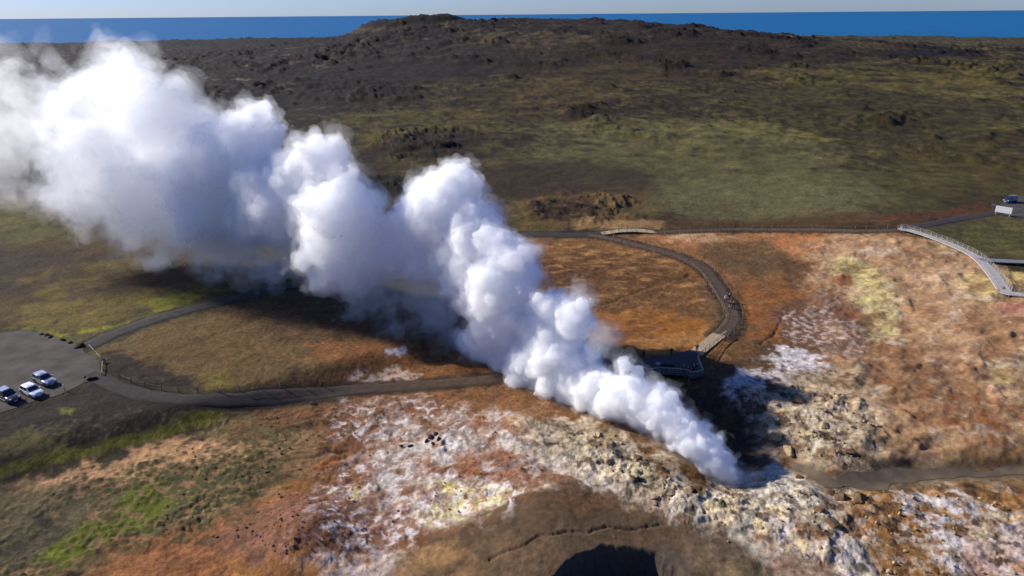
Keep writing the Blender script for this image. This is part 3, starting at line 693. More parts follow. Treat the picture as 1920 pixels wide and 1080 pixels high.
    ([(-300, 1000), (70, 900), (220, 870), (420, 820), (560, 800), (520, 900), (420, 980), (240, 1020), (60, 1130), (-300, 1130)], (98, 90, 58), 2.5, 3.0, ({'tu': 1.0, 'b2': 0.7}, -0.25, 0.3), 0.95),
    ([(60, 890), (220, 860), (330, 820), (440, 828), (430, 868), (300, 872), (200, 900), (60, 930)], (196, 152, 110), 1.2, 2.4, ({'b2': 1.0, 'tu': -0.45}, -0.3, 0.3), 0.92),
    ([(320, 790), (460, 770), (500, 810), (420, 830), (350, 820)], (122, 106, 70), 0.8, 1.4, ('wb', -0.2, 0.3), 0.8),
    ([(240, 880), (440, 860), (460, 930), (380, 990), (260, 990), (200, 930)], (98, 94, 58), 1.5, 2.5, ({'tu': 1.0, 'wb': .5}, -0.1, 0.25), 0.9),
    ([(-300, 980), (140, 900), (190, 960), (80, 1060), (-300, 1120)], (104, 94, 68), 1.5, 2.0, ('wb', -0.4, 0.4), 0.8),
    ([(50, 960), (100, 950), (110, 995), (60, 1000)], (56, 52, 50), 0.7, 1.2, ('a2', -0.1, 0.25), 0.85),
    ([(-100, 1000), (60, 985), (60, 1040), (-100, 1060)], (78, 70, 58), 1.0, 1.5, ('a2', -0.1, 0.3), 0.8),
    ([(200, 960), (240, 925), (290, 905), (330, 940), (300, 975), (250, 990), (215, 985)], (110, 118, 38), 0.9, 1.2, ({'tu': 1.0, 'b2': 0.6}, -0.35, 0.35), 0.95),
    ([(80, 1050), (130, 1000), (190, 970), (222, 985), (210, 1020), (150, 1050), (110, 1070)], (112, 120, 38), 0.9, 1.2, ({'tu': 1.0, 'b2': 0.6}, -0.4, 0.35), 0.95),
    ([(340, 775), (380, 762), (420, 772), (400, 786), (340, 800)], (132, 130, 44), 0.5, 1.0, ('a2', -0.3, 0.3), 0.9),
]:
    paint(p, c, s, w, cv, al)
paint(None, (124, 118, 44), 0.6, 0.5, ('a2', -0.5, 0.3), 0.9, line=[(-300, 960), (0, 884), (150, 850), (300, 812), (420, 772)], width=1.0)

paint([(1470, 862), (1560, 888), (1680, 872), (1920, 868), (2080, 860), (2080, 892), (1800, 902), (1660, 924), (1560, 924), (1490, 884)], (112, 100, 80), 0.8, 0.9, None, 0.85)
# dark gravel shoulders of the tracks
for P_, w_, c_ in [(PATH_TOP_E, 1.9, (74, 62, 52)), (PATH_TOP_W, 2.5, (58, 51, 46)), (PATH_MID, 2.4, (76, 60, 48)), (PATH_LOW, 2.3, (60, 52, 46))]:
    paint(None, c_, 0.6, 0.7, None, 0.85, wline=P_[::3], width=w_ + 0.15)
def zmask(Z, soft=3.0):
    out = np.zeros(len(GX), f32); out[NEAR] = zone(Z, GX[NEAR], GY[NEAR], soft); return out
zr = zmask(Z_ROCK); zs = zmask(Z_SLOPE, 4.0); zc = zmask(Z_SOFT)
b1, b3 = field('b1'), field('b3')
mix(zr * sst(0.78, 0.92, b1), (74, 62, 50), 0.75)
mix(zr * sst(0.80, 0.95, b3) * sst(-0.1, 0.3, field('b2')), (96, 80, 58), 0.7)
mix(zr * sst(0.30, 0.12, b1) * sst(-0.2, 0.2, field('wb')), (226, 214, 196), 0.6)
mix(zr * sst(0.0, 0.35, field('wb')), (138, 98, 62), 0.55)
mix(zr * sst(0.1, 0.4, field('b2')), (226, 212, 186), 0.5)
mix(zr * sst(0.2, 0.5, field('wa')), (84, 68, 52), 0.6)
mix(zs * sst(0.35, 0.65, field('rb')), (146, 104, 76), 0.4)
mix(zs * sst(-0.1, 0.4, field('wc')), (206, 172, 132), 0.5)
mix(zs * sst(0.15, 0.45, field('wb')), (224, 204, 180), 0.45)
mix(zs * sst(0.12, 0.45, field('c2') + 0.4 * field('b2')), (122, 84, 56), 0.65)
mix(zc * sst(0.38, 0.62, field('rb')), (148, 96, 68), 0.55)
mix(zc * sst(0.0, 0.3, field('wa')) * sst(-0.2, 0.2, field('wc')), (238, 228, 224), 0.75)
COLR *= (1 + 0.26 * field('a') + 0.22 * field('b2') + 0.20 * field('wc'))[:, None] * (1 + 0.10 * field('st'))[:, None]
COLR *= np.array([1, 1, 1], f32)[None] + np.stack([field('b2') * 0.05, field('b2') * 0, field('b2') * -0.07], 1)
fw = sst(200, 330, GD)[:, None]
tex = 1 + 0.55 * field('c') + 0.45 * field('c2') - 0.30 * np.maximum(field('k9'), 0) + 0.25 * field('d') * 0.6
COLR *= 1 + fw * (np.clip(tex, 0.45, 1.6)[:, None] - 1)
lum = COLR @ np.array([0.3, 0.6, 0.1], f32)
COLR *= 1 + 0.14 * fw
COLR += fw * lum[:, None] * np.array([0.05, 0.0, -0.06], f32)[None] * sst(0, 150, GX + 150)[:, None]
lum = COLR @ np.array([0.3, 0.6, 0.1], f32)
COLR *= 1 + (1 - fw) * np.array([0.0, 0.0, -0.03], f32)[None]
lum = COLR @ np.array([0.3, 0.6, 0.1], f32)
COLR *= (np.clip(lum, 0.01, 1) / 0.15)[:, None] ** 0.17
COLR = np.clip(COLR, 0.005, 0.88)
GRAIN = 1 - 0.45 * zmask(Z_SMOOTH, 3.0) - 0.25 * zs
att = ground_me.color_attributes.new("soil", 'FLOAT_COLOR', 'POINT')
att.data.foreach_set("color", np.concatenate([COLR, GRAIN.astype(f32)[:, None]], 1).ravel())

def ground_material():
    m = bpy.data.materials.new("mineral_soil"); m.use_nodes = True
    nt = m.node_tree; b = nt.nodes["Principled BSDF"]; L = nt.links.new
    b.inputs["Roughness"].default_value = 0.95; b.inputs["Specular IOR Level"].default_value = 0.12
    a = nt.nodes.new("ShaderNodeAttribute"); a.attribute_name = "soil"
    geo = nt.nodes.new("ShaderNodeNewGeometry")
    def noise(scale, detail, rough=0.6):
        n = nt.nodes.new("ShaderNodeTexNoise"); n.inputs["Scale"].default_value = scale; n.inputs["Detail"].default_value = detail
        n.inputs["Roughness"].default_value = rough; L(geo.outputs["Position"], n.inputs["Vector"]); return n
    n1, n2 = noise(1.5, 8, 0.72), noise(0.3, 5)
    mr = nt.nodes.new("ShaderNodeMapRange"); mr.inputs["From Min"].default_value = 0.3; mr.inputs["From Max"].default_value = 0.7
    mr.inputs["To Min"].default_value = 0.45; mr.inputs["To Max"].default_value = 1.5
    L(n1.outputs["Fac"], mr.inputs["Value"])
    mr2 = nt.nodes.new("ShaderNodeMapRange"); mr2.inputs["From Min"].default_value = 0.3; mr2.inputs["From Max"].default_value = 0.7
    mr2.inputs["To Min"].default_value = 0.82; mr2.inputs["To Max"].default_value = 1.18
    L(n2.outputs["Fac"], mr2.inputs["Value"])
    mu = nt.nodes.new("ShaderNodeMath"); mu.operation = 'MULTIPLY'; L(mr.outputs[0], mu.inputs[0]); L(mr2.outputs[0], mu.inputs[1])
    gm = nt.nodes.new("ShaderNodeMix"); gm.inputs["A"].default_value = 1.0; L(a.outputs["Alpha"], gm.inputs["Factor"]); L(mu.outputs[0], gm.inputs["B"]); mu = gm
    sc = nt.nodes.new("ShaderNodeVectorMath"); sc.operation = 'SCALE'; L(a.outputs["Color"], sc.inputs[0]); L(mu.outputs[0], sc.inputs["Scale"])
    L(sc.outputs[0], b.inputs["Base Color"])
    n3 = noise(1.1, 8, 0.7)
    bp = nt.nodes.new("ShaderNodeBump"); bp.inputs["Strength"].default_value = 0.8; bp.inputs["Distance"].default_value = 0.30
    L(n3.outputs["Fac"], bp.inputs["Height"]); gs = nt.nodes.new("ShaderNodeMath"); gs.operation = 'MULTIPLY'; gs.inputs[1].default_value = 0.8; L(a.outputs["Alpha"], gs.inputs[0]); L(gs.outputs[0], bp.inputs["Strength"]); L(bp.outputs["Normal"], b.inputs["Normal"])
    return m
ground = link_mesh("ground", ground_me, ground_material()); tag(ground, "brown, orange and white mineral ground with mossy heath and dark lava", kind='structure')
print("colours", round(time.time() - T0, 1), "s")

# ------------------------------------------------------------------ sea
def sea_material():
    m = bpy.data.materials.new("sea_water"); m.use_nodes = True
    nt = m.node_tree; b = nt.nodes["Principled BSDF"]; L = nt.links.new
    b.inputs["Base Color"].default_value = (0.006, 0.085, 0.24, 1); b.inputs["Roughness"].default_value = 0.5; b.inputs["Specular IOR Level"].default_value = 0.16
    geo = nt.nodes.new("ShaderNodeNewGeometry")
    mp = nt.nodes.new("ShaderNodeMapping"); mp.inputs["Scale"].default_value = (0.004, 0.012, 0.01); L(geo.outputs["Position"], mp.inputs["Vector"])
    n = nt.nodes.new("ShaderNodeTexNoise"); n.inputs["Scale"].default_value = 1.0; n.inputs["Detail"].default_value = 8; L(mp.outputs[0], n.inputs["Vector"])
    cr = nt.nodes.new("ShaderNodeValToRGB"); cr.color_ramp.elements[0].position = 0.3; cr.color_ramp.elements[1].position = 0.75
    cr.color_ramp.elements[0].color = (0.001, 0.085, 0.21, 1); cr.color_ramp.elements[1].color = (0.002, 0.11, 0.26, 1)
    L(n.outputs["Fac"], cr.inputs["Fac"]); L(cr.outputs["Color"], b.inputs["Base Color"])
    bp = nt.nodes.new("ShaderNodeBump"); bp.inputs["Strength"].default_value = 0.6; bp.inputs["Distance"].default_value = 3.0
    n2 = nt.nodes.new("ShaderNodeTexNoise"); n2.inputs["Scale"].default_value = 0.05; n2.inputs["Detail"].default_value = 6; L(geo.outputs["Position"], n2.inputs["Vector"])
    L(n2.outputs["Fac"], bp.inputs["Height"]); L(bp.outputs["Normal"], b.inputs["Normal"])
    return m
rs = [0, 1200, 1800, 2600, 4000, 7000, 14000, 30000, 70000, 150000]
NS = 96
V = []; Q = []
for r_ in rs[1:]:
    for k in range(NS): V.append((r_ * math.sin(2 * PI * k / NS), r_ * math.cos(2 * PI * k / NS), -27.0))
for i in range(len(rs) - 2):
    for k in range(NS): Q.append((i * NS + k, i * NS + (k + 1) % NS, (i + 1) * NS + (k + 1) % NS, (i + 1) * NS + k))
sea_me = grid_mesh("sea", np.array(V), np.array(Q)[:, ::-1])
sea = link_mesh("sea", sea_me, sea_material()); tag(sea, "deep blue ocean reaching to the horizon", kind='structure')
# ------------------------------------------------------------------ steam plume
import openvdb
PD = np.array([-math.cos(SUN_A), math.sin(SUN_A)])          # the wind carries the steam along this heading
PN = np.array([PD[1], -PD[0]])                              # sideways, away from the camera
if PN[1] < 0: PN = -PN
V0 = np.array(VENT)

_GR = RNG.normal(size=(64 * 64 * 64, 3)).astype(f32); _GR /= np.linalg.norm(_GR, axis=1, keepdims=True)
def pn3(p):
    i = np.floor(p); f = (p - i).astype(f32); i = i.astype(np.int32) & 63; j = (i + 1) & 63
    w = f * f * f * (f * (f * 6 - 15) + 10)
    def g(a, b, c, dx, dy, dz):
        G = _GR[(a * 64 + b) * 64 + c]
        return G[:, 0] * dx + G[:, 1] * dy + G[:, 2] * dz
    x0, y0, z0 = i.T; x1, y1, z1 = j.T; fx, fy, fz = f.T
    wx, wy, wz = w.T
    def lx(b, c, dy, dz):
        n0 = g(x0, b, c, fx, dy, dz); n1 = g(x1, b, c, fx - 1, dy, dz); return n0 + wx * (n1 - n0)
    a = lx(y0, z0, fy, fz); a += wy * (lx(y1, z0, fy - 1, fz) - a)
    b = lx(y0, z1, fy, fz - 1); b += wy * (lx(y1, z1, fy - 1, fz - 1) - b)
    return (a + wz * (b - a)) * 1.5

DRIFT = [(-50.0, 262), (-44.0, 240), (-37.6, 216), (-30.0, 186), (-22.5, 156), (-15.7, 134), (-6.5, 120), (-1.8, 112), (1.8, 105), (6.3, 98), (10.9, 91), (15.8, 86), (19.5, 82.7), (21.5, 81.4), (23.0, 80.5)]
def plane_point(px, py, off=0.0):
    """where the pixel's ray meets the upright sheet the plume drifts along (metres out by compass angle), moved OFF metres outward"""
    d = ray(px, py)
    az = math.degrees(math.atan2(d[0], d[1]))
    R = np.interp(az, [q[0] for q in DRIFT], [q[1] for q in DRIFT]) + off
    t = R / math.hypot(d[0], d[1])
    return CAM + d * t, float(t * (d @ _f))

def blobs(lst):
    out = []
    for b in lst:
        px, py, r = b[:3]; off = b[3] if len(b) > 3 else 0.0
        p, dep = plane_point(px, py, off)
        out.append((p, r * dep / FPX))
    return out

def billow_field(lst, vox, mg, kids=14, kid_r=(0.22, 0.46), seed=1, soft=0.25):
    """signed distance grid round the blobs, each of them a crowd of smaller and smaller lobes"""
    rng = np.random.default_rng(seed)
    S = []
    for p, r in blobs(lst):
        S.append((p, r * 0.88))
        for k in range(kids):
            v = rng.normal(size=3); v /= np.linalg.norm(v)
            kr = r * rng.uniform(*kid_r); c = p + v * (r * 0.92 - kr * rng.uniform(0.3, 0.75))
            S.append((c, kr))
            for q in range(6):
                v2 = v * 0.8 + rng.normal(size=3) * 0.8; v2 /= np.linalg.norm(v2)
                k2 = kr * rng.uniform(0.25, 0.45); c2 = c + v2 * kr * 0.85
                S.append((c2, k2))
                for z in range(2):
                    v3 = v2 + rng.normal(size=3) * 0.8; v3 /= np.linalg.norm(v3)
                    if k2 > vox * 3: S.append((c2 + v3 * k2 * 0.85, k2 * rng.uniform(0.35, 0.5)))
    C_ = np.array([q[0] for q in S]); R_ = np.array([q[1] for q in S])
    lo = (C_ - R_[:, None]).min(0) - mg; hi = (C_ + R_[:, None]).max(0) + mg
    dim = np.ceil((hi - lo) / vox).astype(int) + 1
    G = np.full(dim, 1e3, f32)
    ax = [(lo[k] + np.arange(dim[k]) * vox).astype(f32) for k in range(3)]
    k_ = f32(soft * vox * 4)
    for c, r in zip(C_, R_):
        e = r + (mg if r > 4 * vox else mg * 0.5)
        a = np.maximum(((c - e - lo) / vox).astype(int), 0); b = np.minimum(((c + e - lo) / vox).astype(int) + 2, dim)
        sl = tuple(slice(a[k], b[k]) for k in range(3))
        d = np.sqrt(((ax[0][sl[0]] - f32(c[0])) ** 2)[:, None, None] + ((ax[1][sl[1]] - f32(c[1])) ** 2)[None, :, None] + ((ax[2][sl[2]] - f32(c[2])) ** 2)[None, None, :]) - f32(r)
        g = G[sl]
        h = np.clip(0.5 + 0.5 * (g - d) / k_, 0, 1)
        G[sl] = np.where(g > 500, d, g + (d - g) * h - k_ * h * (1 - h))
    return G, lo

def shell_mesh(name, G, lo, vox, amp, wl, seed, grow=0.0, ragged=0.0):
    """closed skin GROW metres outside the field, lobed by AMP at wavelength WL; RAGGED tears it into shreds"""
    band = np.nonzero((np.abs(G - grow) < amp * 1.6 + ragged * 1.2 + 2 * vox))
    P = np.stack([lo[k] + band[k] * vox for k in range(3)], 1).astype(f32)
    disp = np.zeros(len(P), f32); a_, w_ = amp, wl
    for o in range(5):
        if w_ < vox * 2.0: break
        n = pn3(P / f32(w_) + f32(seed * 3.7 + o * 11.3))
        disp += f32(a_) * (np.abs(n) * 1.7 - 0.5)
        if ragged and o < 4: disp += f32(ragged * 0.6 ** o) * pn3(P / f32(w_ * 1.6) + f32(seed * 1.9 + o * 5.1))
        a_ *= 0.62; w_ *= 0.5
    W = G - f32(grow)
    W[band] -= disp
    W = np.clip(W, -20, 20)
    W[[0, -1]] = 20; W[:, [0, -1]] = 20; W[:, :, [0, -1]] = 20
    grid = openvdb.FloatGrid(20.0); grid.copyFromArray(np.ascontiguousarray(W, dtype=f32))
    pts, quads = grid.convertToQuads(0.0)
    return grid_mesh(name, np.asarray(pts) * vox + lo, np.asarray(quads).astype(np.int32), smooth=True)

def steam_material(name, density, skin=0.0, g=0.4):
    m = bpy.data.materials.new(name); m.use_nodes = True
    nt = m.node_tree; nt.nodes.clear(); L = nt.links.new
    out = nt.nodes.new("ShaderNodeOutputMaterial")
    v = nt.nodes.new("ShaderNodeVolumePrincipled")
    v.inputs["Color"].default_value = (0.997, 0.998, 0.999, 1); v.inputs["Density"].default_value = density; v.inputs["Anisotropy"].default_value = g
    L(v.outputs[0], out.inputs["Volume"])
    if skin > 0:
        t = nt.nodes.new("ShaderNodeBsdfTransparent"); d = nt.nodes.new("ShaderNodeBsdfTranslucent"); d.inputs["Color"].default_value = (0.98, 0.98, 0.98, 1)
        d2 = nt.nodes.new("ShaderNodeBsdfDiffuse"); d2.inputs["Color"].default_value = (0.98, 0.98, 0.98, 1)
        mm = nt.nodes.new("ShaderNodeMixShader"); mm.inputs[0].default_value = 0.5; L(d.outputs[0], mm.inputs[1]); L(d2.outputs[0], mm.inputs[2])
        mx = nt.nodes.new("ShaderNodeMixShader"); mx.inputs[0].default_value = skin; L(t.outputs[0], mx.inputs[1]); L(mm.outputs[0], mx.inputs[2])
        L(mx.outputs[0], out.inputs["Surface"])
    m.cycles.homogeneous_volume = True
    try: m.cycles.volume_sampling = 'MULTIPLE_IMPORTANCE'
    except Exception: pass
    return m

JET = [(1372, 893, 20), (1355, 878, 32), (1338, 858, 38), (1318, 838, 42), (1292, 820, 46), (1268, 796, 46), (1240, 768, 48), (1205, 765, 52), (1165, 745, 56),
       (1188, 724, 34), (1125, 738, 58), (1170, 684, 22), (1085, 718, 66), (1040, 702, 64), (1098, 755, 34), (1000, 684, 70), (962, 664, 60), (1040, 648, 62),
       (1075, 602, 44), (1032, 578, 40), (1092, 572, 20), (1012, 622, 48), (1276, 772, 18), (1130, 790, 26), (1250, 842, 26), (1310, 872, 28)]
COLUMN = [(950, 600, 76), (915, 648, 56), (940, 530, 84), (952, 488, 58), (982, 482, 30), (900, 560, 58), (890, 505, 70), (858, 468, 52), (882, 445, 56), (928, 458, 46),
          (828, 402, 88, 4), (858, 352, 52, 4), (800, 385, 60, 4), (886, 342, 27, 4), (778, 440, 68, 4), (752, 478, 46, 2), (800, 490, 52, 2), (905, 420, 50, 4), (838, 500, 46, 0)]
MIDDLE = [(640, 405, 84, -2), (618, 455, 72, -2), (640, 492, 60, -2), (614, 518, 40, -2), (682, 425, 56), (650, 348, 42, -2), (700, 480, 54, 2), (600, 300, 52, 4), (628, 280, 34, 4),
          (560, 335, 66, 4), (540, 385, 86, 4), (500, 345, 76, 4), (462, 256, 62, 4), (478, 222, 34, 4), (430, 305, 86, 4), (400, 372, 94, 4), (480, 405, 72, 6), (668, 520, 44, 3)]
HEAD = [(300, 250, 104), (250, 162, 70), (240, 112, 26), (322, 184, 54), (205, 260, 104), (182, 335, 96), (280, 360, 104), (330, 425, 62), (242, 408, 62), (142, 300, 72),
        (122, 355, 48), (352, 300, 104), (180, 180, 60), (395, 430, 50)]
VEIL_LEFT = [(48, 190, 92), (-10, 280, 92), (60, 128, 44), (-70, 190, 80), (130, 150, 50), (20, 330, 40), (-30, 100, 50), (70, 250, 60)]
WISP_LOW = [(420, 475, 52), (402, 512, 36), (418, 530, 22), (470, 482, 48), (535, 482, 52), (300, 492, 28), (310, 510, 16), (520, 525, 30), (380, 462, 44)]
JET_VEIL = [(1378, 896, 22), (1350, 888, 34), (1310, 872, 40), (1270, 850, 42), (1225, 822, 44), (1170, 800, 40), (1110, 786, 38), (1050, 770, 40), (990, 748, 40), (1215, 735, 36), (1290, 800, 36), (1130, 640, 40), (1085, 570, 40)]
VEIL_MID = [(700, 548, 52, 2), (672, 580, 30, 2), (780, 552, 64, 2), (822, 592, 62, 2), (850, 640, 50), (758, 610, 40), (880, 690, 36), (690, 520, 40), (800, 640, 30)]

st = empty("steam_plume", (VENT[0], VENT[1], H1(*VENT)))
tag(st, "huge white billowing steam plume blowing from the rocky vent", "steam plume")
SKIN = 0.22
_seed = 3
# part, blobs, voxel, lobes, [(density, lobe height, lobe size, grown by, raggedness, skin)]
for nm, lst, vox, kids, shells in [
    ("jet", JET, 0.20, 14, [(1.4, 0.45, 2.0, -0.38, 0, SKIN), (0.28, 0.5, 1.8, -0.05, 0.35, 0), (0.06, 0.6, 2.2, 0.3, 1.1, 0)]),
    ("veil", JET_VEIL, 0.28, 9, [(0.09, 0.8, 2.6, -0.4, 1.5, 0), (0.035, 0.8, 2.6, 0.4, 2.0, 0)]),
    ("billow", COLUMN, 0.30, 14, [(1.0, 0.8, 3.4, -0.62, 0, SKIN), (0.18, 0.85, 3.0, 0.05, 0.8, 0), (0.035, 0.9, 3.4, 0.6, 2.0, 0)]),
    ("billow", MIDDLE, 0.34, 14, [(0.55, 1.0, 4.0, -0.75, 0, SKIN), (0.14, 1.1, 3.6, 0.1, 1.1, 0), (0.03, 1.1, 4.2, 0.8, 2.6, 0)]),
    ("billow", HEAD, 0.42, 14, [(0.11, 1.25, 3.8, -1.3, 1.8, SKIN * 0.22), (0.045, 1.5, 4.0, 0.1, 3.0, 0), (0.025, 1.8, 6.0, 1.2, 4.0, 0)]),
    ("veil", VEIL_LEFT, 0.55, 9, [(0.04, 2.2, 6.0, -2.2, 5.0, 0), (0.014, 2.4, 7.0, 0.4, 6.5, 0)]),
    ("veil", WISP_LOW, 0.42, 9, [(0.075, 1.5, 5.0, -1.0, 3.0, 0), (0.03, 1.5, 5.0, 0.3, 4.0, 0)]),
    ("veil", VEIL_MID, 0.38, 9, [(0.06, 1.3, 4.0, -1.0, 3.2, 0), (0.025, 1.5, 4.0, 0.2, 4.0, 0)])]:
    mgn = max(q[1] * 1.6 + q[4] * 1.2 + abs(q[3]) for q in shells) + 3 * vox
    fld, flo = billow_field(lst, vox, mgn, kids, seed=_seed)
    for dens, amp, wl, grow, ragged, sk in shells:
        _seed += 1
        me = shell_mesh(nm, fld, flo, vox, amp, wl, _seed, grow, ragged)
        o = link_mesh(nm, me, steam_material("steam", dens, sk, 0.65 if lst in (HEAD, VEIL_LEFT) else 0.4)); o.parent = st
        o.location = -Vector(st.location)
    print(nm, len(me.vertices), round(time.time() - T0, 1))
# >>> after steam
from mathutils.geometry import delaunay_2d_cdt
def UZ(px, py, dz=0.0):
    return U(px, py, (lambda x, y: H0(x, y) + dz))

M_GRAVEL = material("dark_gravel", srgb(52, 48, 45), 0.95, 0, 0.2, 0.35, 0.9, 0.6, 9)
M_TRACK = material("brown_track", srgb(76, 62, 50), 0.95, 0, 0.2, 0.35, 0.9, 0.6, 9)
M_LOT = material("lot_gravel", srgb(70, 65, 60), 0.95, 0, 0.2, 0.45, 0.3, 0.5, 7)
M_MUD = material("grey_mud", srgb(90, 78, 60), 0.6, 0, 0.3, 0.35, 0.5, 0.5, 4)
M_DMUD = material("dark_mud", srgb(90, 82, 76), 0.4, 0, 0.5, 0.4, 0.9, 0.4, 4)
M_WOODP = material("pale_planks", srgb(160, 142, 112), 0.8, 0, 0.3, 0.22, 1.6, 0.2, 14)
M_WOODG = material("grey_planks", srgb(66, 62, 60), 0.8, 0, 0.3, 0.2, 1.6, 0.2, 14)
M_WOODW = material("weathered_boards", srgb(164, 158, 152), 0.8, 0, 0.3, 0.18, 1.2, 0.2, 14)
M_FORK = material("bluish_boards", srgb(112, 112, 116), 0.8, 0, 0.3, 0.18, 1.2, 0.2, 14)
M_POST = material("post_wood", srgb(116, 100, 82), 0.85, 0, 0.2, 0.25, 3)
M_RAIL = material("rail_wood", srgb(158, 142, 118), 0.75, 0, 0.3, 0.2, 2)
M_STEEL = material("galvanised_steel", srgb(150, 152, 155), 0.45, 0.7, 0.5, 0.12, 3)
M_ROPE = material("rope", srgb(128, 116, 96), 0.9, 0, 0.1)
M_WHITE = material("white_panel", (0.62, 0.62, 0.60), 0.5, 0, 0.4, 0.06, 2)
M_PANELB = material("pale_blue_panel", srgb(110, 135, 165), 0.4, 0, 0.4, 0.1, 3)
M_LAVA = material("black_lava", srgb(40, 36, 34), 0.95, 0, 0.2, 0.4, 1.5, 0.9, 5)
M_CRUSTROCK = material("crusted_rock", srgb(156, 134, 100), 0.95, 0, 0.2, 0.4, 0.9, 0.9, 3)
M_BROWNROCK = material("brown_rock", srgb(112, 86, 60), 0.95, 0, 0.2, 0.4, 0.9, 0.9, 3)

# ---- tracks
M_LOWP = M_GRAVEL.copy(); nt = M_LOWP.node_tree; b = nt.nodes["Principled BSDF"]      # dark gravel that turns to brown earth towards the vent
g_ = nt.nodes.new("ShaderNodeNewGeometry"); sx_ = nt.nodes.new("ShaderNodeSeparateXYZ"); nt.links.new(g_.outputs["Position"], sx_.inputs[0])
mr_ = nt.nodes.new("ShaderNodeMapRange"); mr_.inputs["From Min"].default_value = -40; mr_.inputs["From Max"].default_value = -12; nt.links.new(sx_.outputs["X"], mr_.inputs["Value"])
mx_ = nt.nodes.new("ShaderNodeMix"); mx_.data_type = 'RGBA'; mx_.blend_type = 'MULTIPLY'; mx_.inputs["B"].default_value = (1.7, 1.25, 0.85, 1)
nt.links.new(mr_.outputs[0], mx_.inputs["Factor"]); nt.links.new(b.inputs["Base Color"].links[0].from_socket, mx_.inputs["A"]); nt.links.new(mx_.outputs["Result"], b.inputs["Base Color"])
def ribbon(name, P, w, dz, mat, label, wob=0.34, z0=H0):
    T = np.gradient(P, axis=0); T /= np.linalg.norm(T, axis=1, keepdims=True); N = np.stack([T[:, 1], -T[:, 0]], 1)
    off = np.array([-1.12, -1, -0.5, 0, 0.5, 1, 1.12]); dzs = np.array([-0.14, 0, 0.03, 0.045, 0.03, 0, -0.14])
    V = []
    s = np.arange(len(P)) * 1.2
    wl_, wr_ = 1 + wob * fbm(s, s * 0, 5, 4, 0.6, seed=70), 1 + wob * fbm(s, s * 0 + 50, 5, 4, 0.6, seed=71)
    for o_, d_ in zip(off, dzs):
        k = (wl_ if o_ < 0 else wr_) * w * o_
        q = P + N * k[:, None]
        V.append(np.stack([q[:, 0], q[:, 1], z0(q[:, 0], q[:, 1]) + dz + d_], 1))
    V = np.stack(V, 1); n, m = V.shape[:2]
    i = np.arange(n - 1)[:, None] * m + np.arange(m - 1)[None]
    Q = np.stack([i, i + 1, i + m + 1, i + m], -1).reshape(-1, 4)
    o = link_mesh(name, grid_mesh(name, V.reshape(-1, 3), Q), mat); tag(o, label, kind='structure'); return o
ribbon("gravel_path", PATH_TOP_W, 1.95, 0.05, M_GRAVEL, "dark gravel track curving up behind the steam from the car park")
k_e = int(np.argmin(np.hypot(PATH_TOP_E[:, 0] - UZ(1690, 430.5)[0], PATH_TOP_E[:, 1] - UZ(1690, 430.5)[1])))
ribbon("gravel_path", PATH_TOP_E[:k_e + 1], 1.75, 0.06, M_GRAVEL, "dark gravel road from the small lot down to the forked boardwalk")
ribbon("gravel_path", PATH_TOP_E[k_e - 1:], 1.25, 0.05, M_TRACK, "narrow fenced brown track below the heath towards the white board")
ribbon("gravel_path", PATH_MID, 1.55, 0.06, M_TRACK, "brown track looping round the orange ground down to the platform")
ribbon("gravel_path", PATH_LOW, 1.42, 0.04, M_LOWP, "dark gravel track from the cars towards the platform")

def sheet(name, poly, dz, mat, label, step=1.0, zf=None):
    P = np.array(poly); pts = []
    for a, b in zip(P, np.roll(P, -1, 0)):
        n = max(1, int(np.linalg.norm(b - a) / step))
        for t in range(n):
            q = a + (b - a) * t / n; pts.append(q)
    nb = len(pts)
    lo, hi = P.min(0), P.max(0)
    gx, gy = np.meshgrid(np.arange(lo[0], hi[0], step), np.arange(lo[1], hi[1], step)); gx, gy = gx.ravel(), gy.ravel()
    k = poly_sd(gx, gy, [tuple(q) for q in P]) > 0.6 * step
    allp = [Vector(q) for q in pts] + [Vector((a, b)) for a, b in zip(gx[k], gy[k])]
    vs, es, fs = delaunay_2d_cdt(allp, [(i, (i + 1) % nb) for i in range(nb)], [], 1, 1e-4)[:3]
    v = np.array([(q.x, q.y) for q in vs]); z = (zf or H0)(v[:, 0], v[:, 1]) + dz
    F_ = np.array([f for f in fs if len(f) == 3], np.int32)
    V = np.stack([v[:, 0], v[:, 1], z], 1)
    a = V[F_[:, 1]] - V[F_[:, 0]]; b = V[F_[:, 2]] - V[F_[:, 0]]; flip = (a[:, 0] * b[:, 1] - a[:, 1] * b[:, 0]) < 0
    F_[flip] = F_[flip][:, ::-1]
    o = link_mesh(name, grid_mesh(name, V, F_), mat); tag(o, label, kind='structure'); return o
def wavy(poly, amp=0.35, step=1.0, seed=0):
    P = np.array(poly); out = []
    for a, b in zip(P, np.roll(P, -1, 0)):
        n = max(1, int(np.linalg.norm(b - a) / step))
        for t in range(n): out.append(a + (b - a) * t / n)
    out = np.array(out)
    return [tuple(q) for q in out + amp * np.stack([fbm(out[:, 0], out[:, 1], 3.5, 3, seed=80 + seed), fbm(out[:, 0], out[:, 1], 3.5, 3, seed=81 + seed)], 1)]
sheet("gravel_lot", wavy(LOT_L, 1.1, 0.7), 0.06, M_LOT, "grey gravel car park beside the three parked cars")
sheet("gravel_lot", wavy(LOT_R, 0.4, seed=3), 0.06, M_LOT, "small grey gravel lot behind the white board")
sheet("mud_stream", wavy(STREAM_POLY, 0.8, 0.6, seed=5), 0.05, M_MUD, "smooth grey mud stream winding from the vent", 0.8)
pz = float(H0(PIT_C[0], PIT_C[1])) + 0.35
a_ = np.linspace(0, 2 * PI, 60)[:-1]
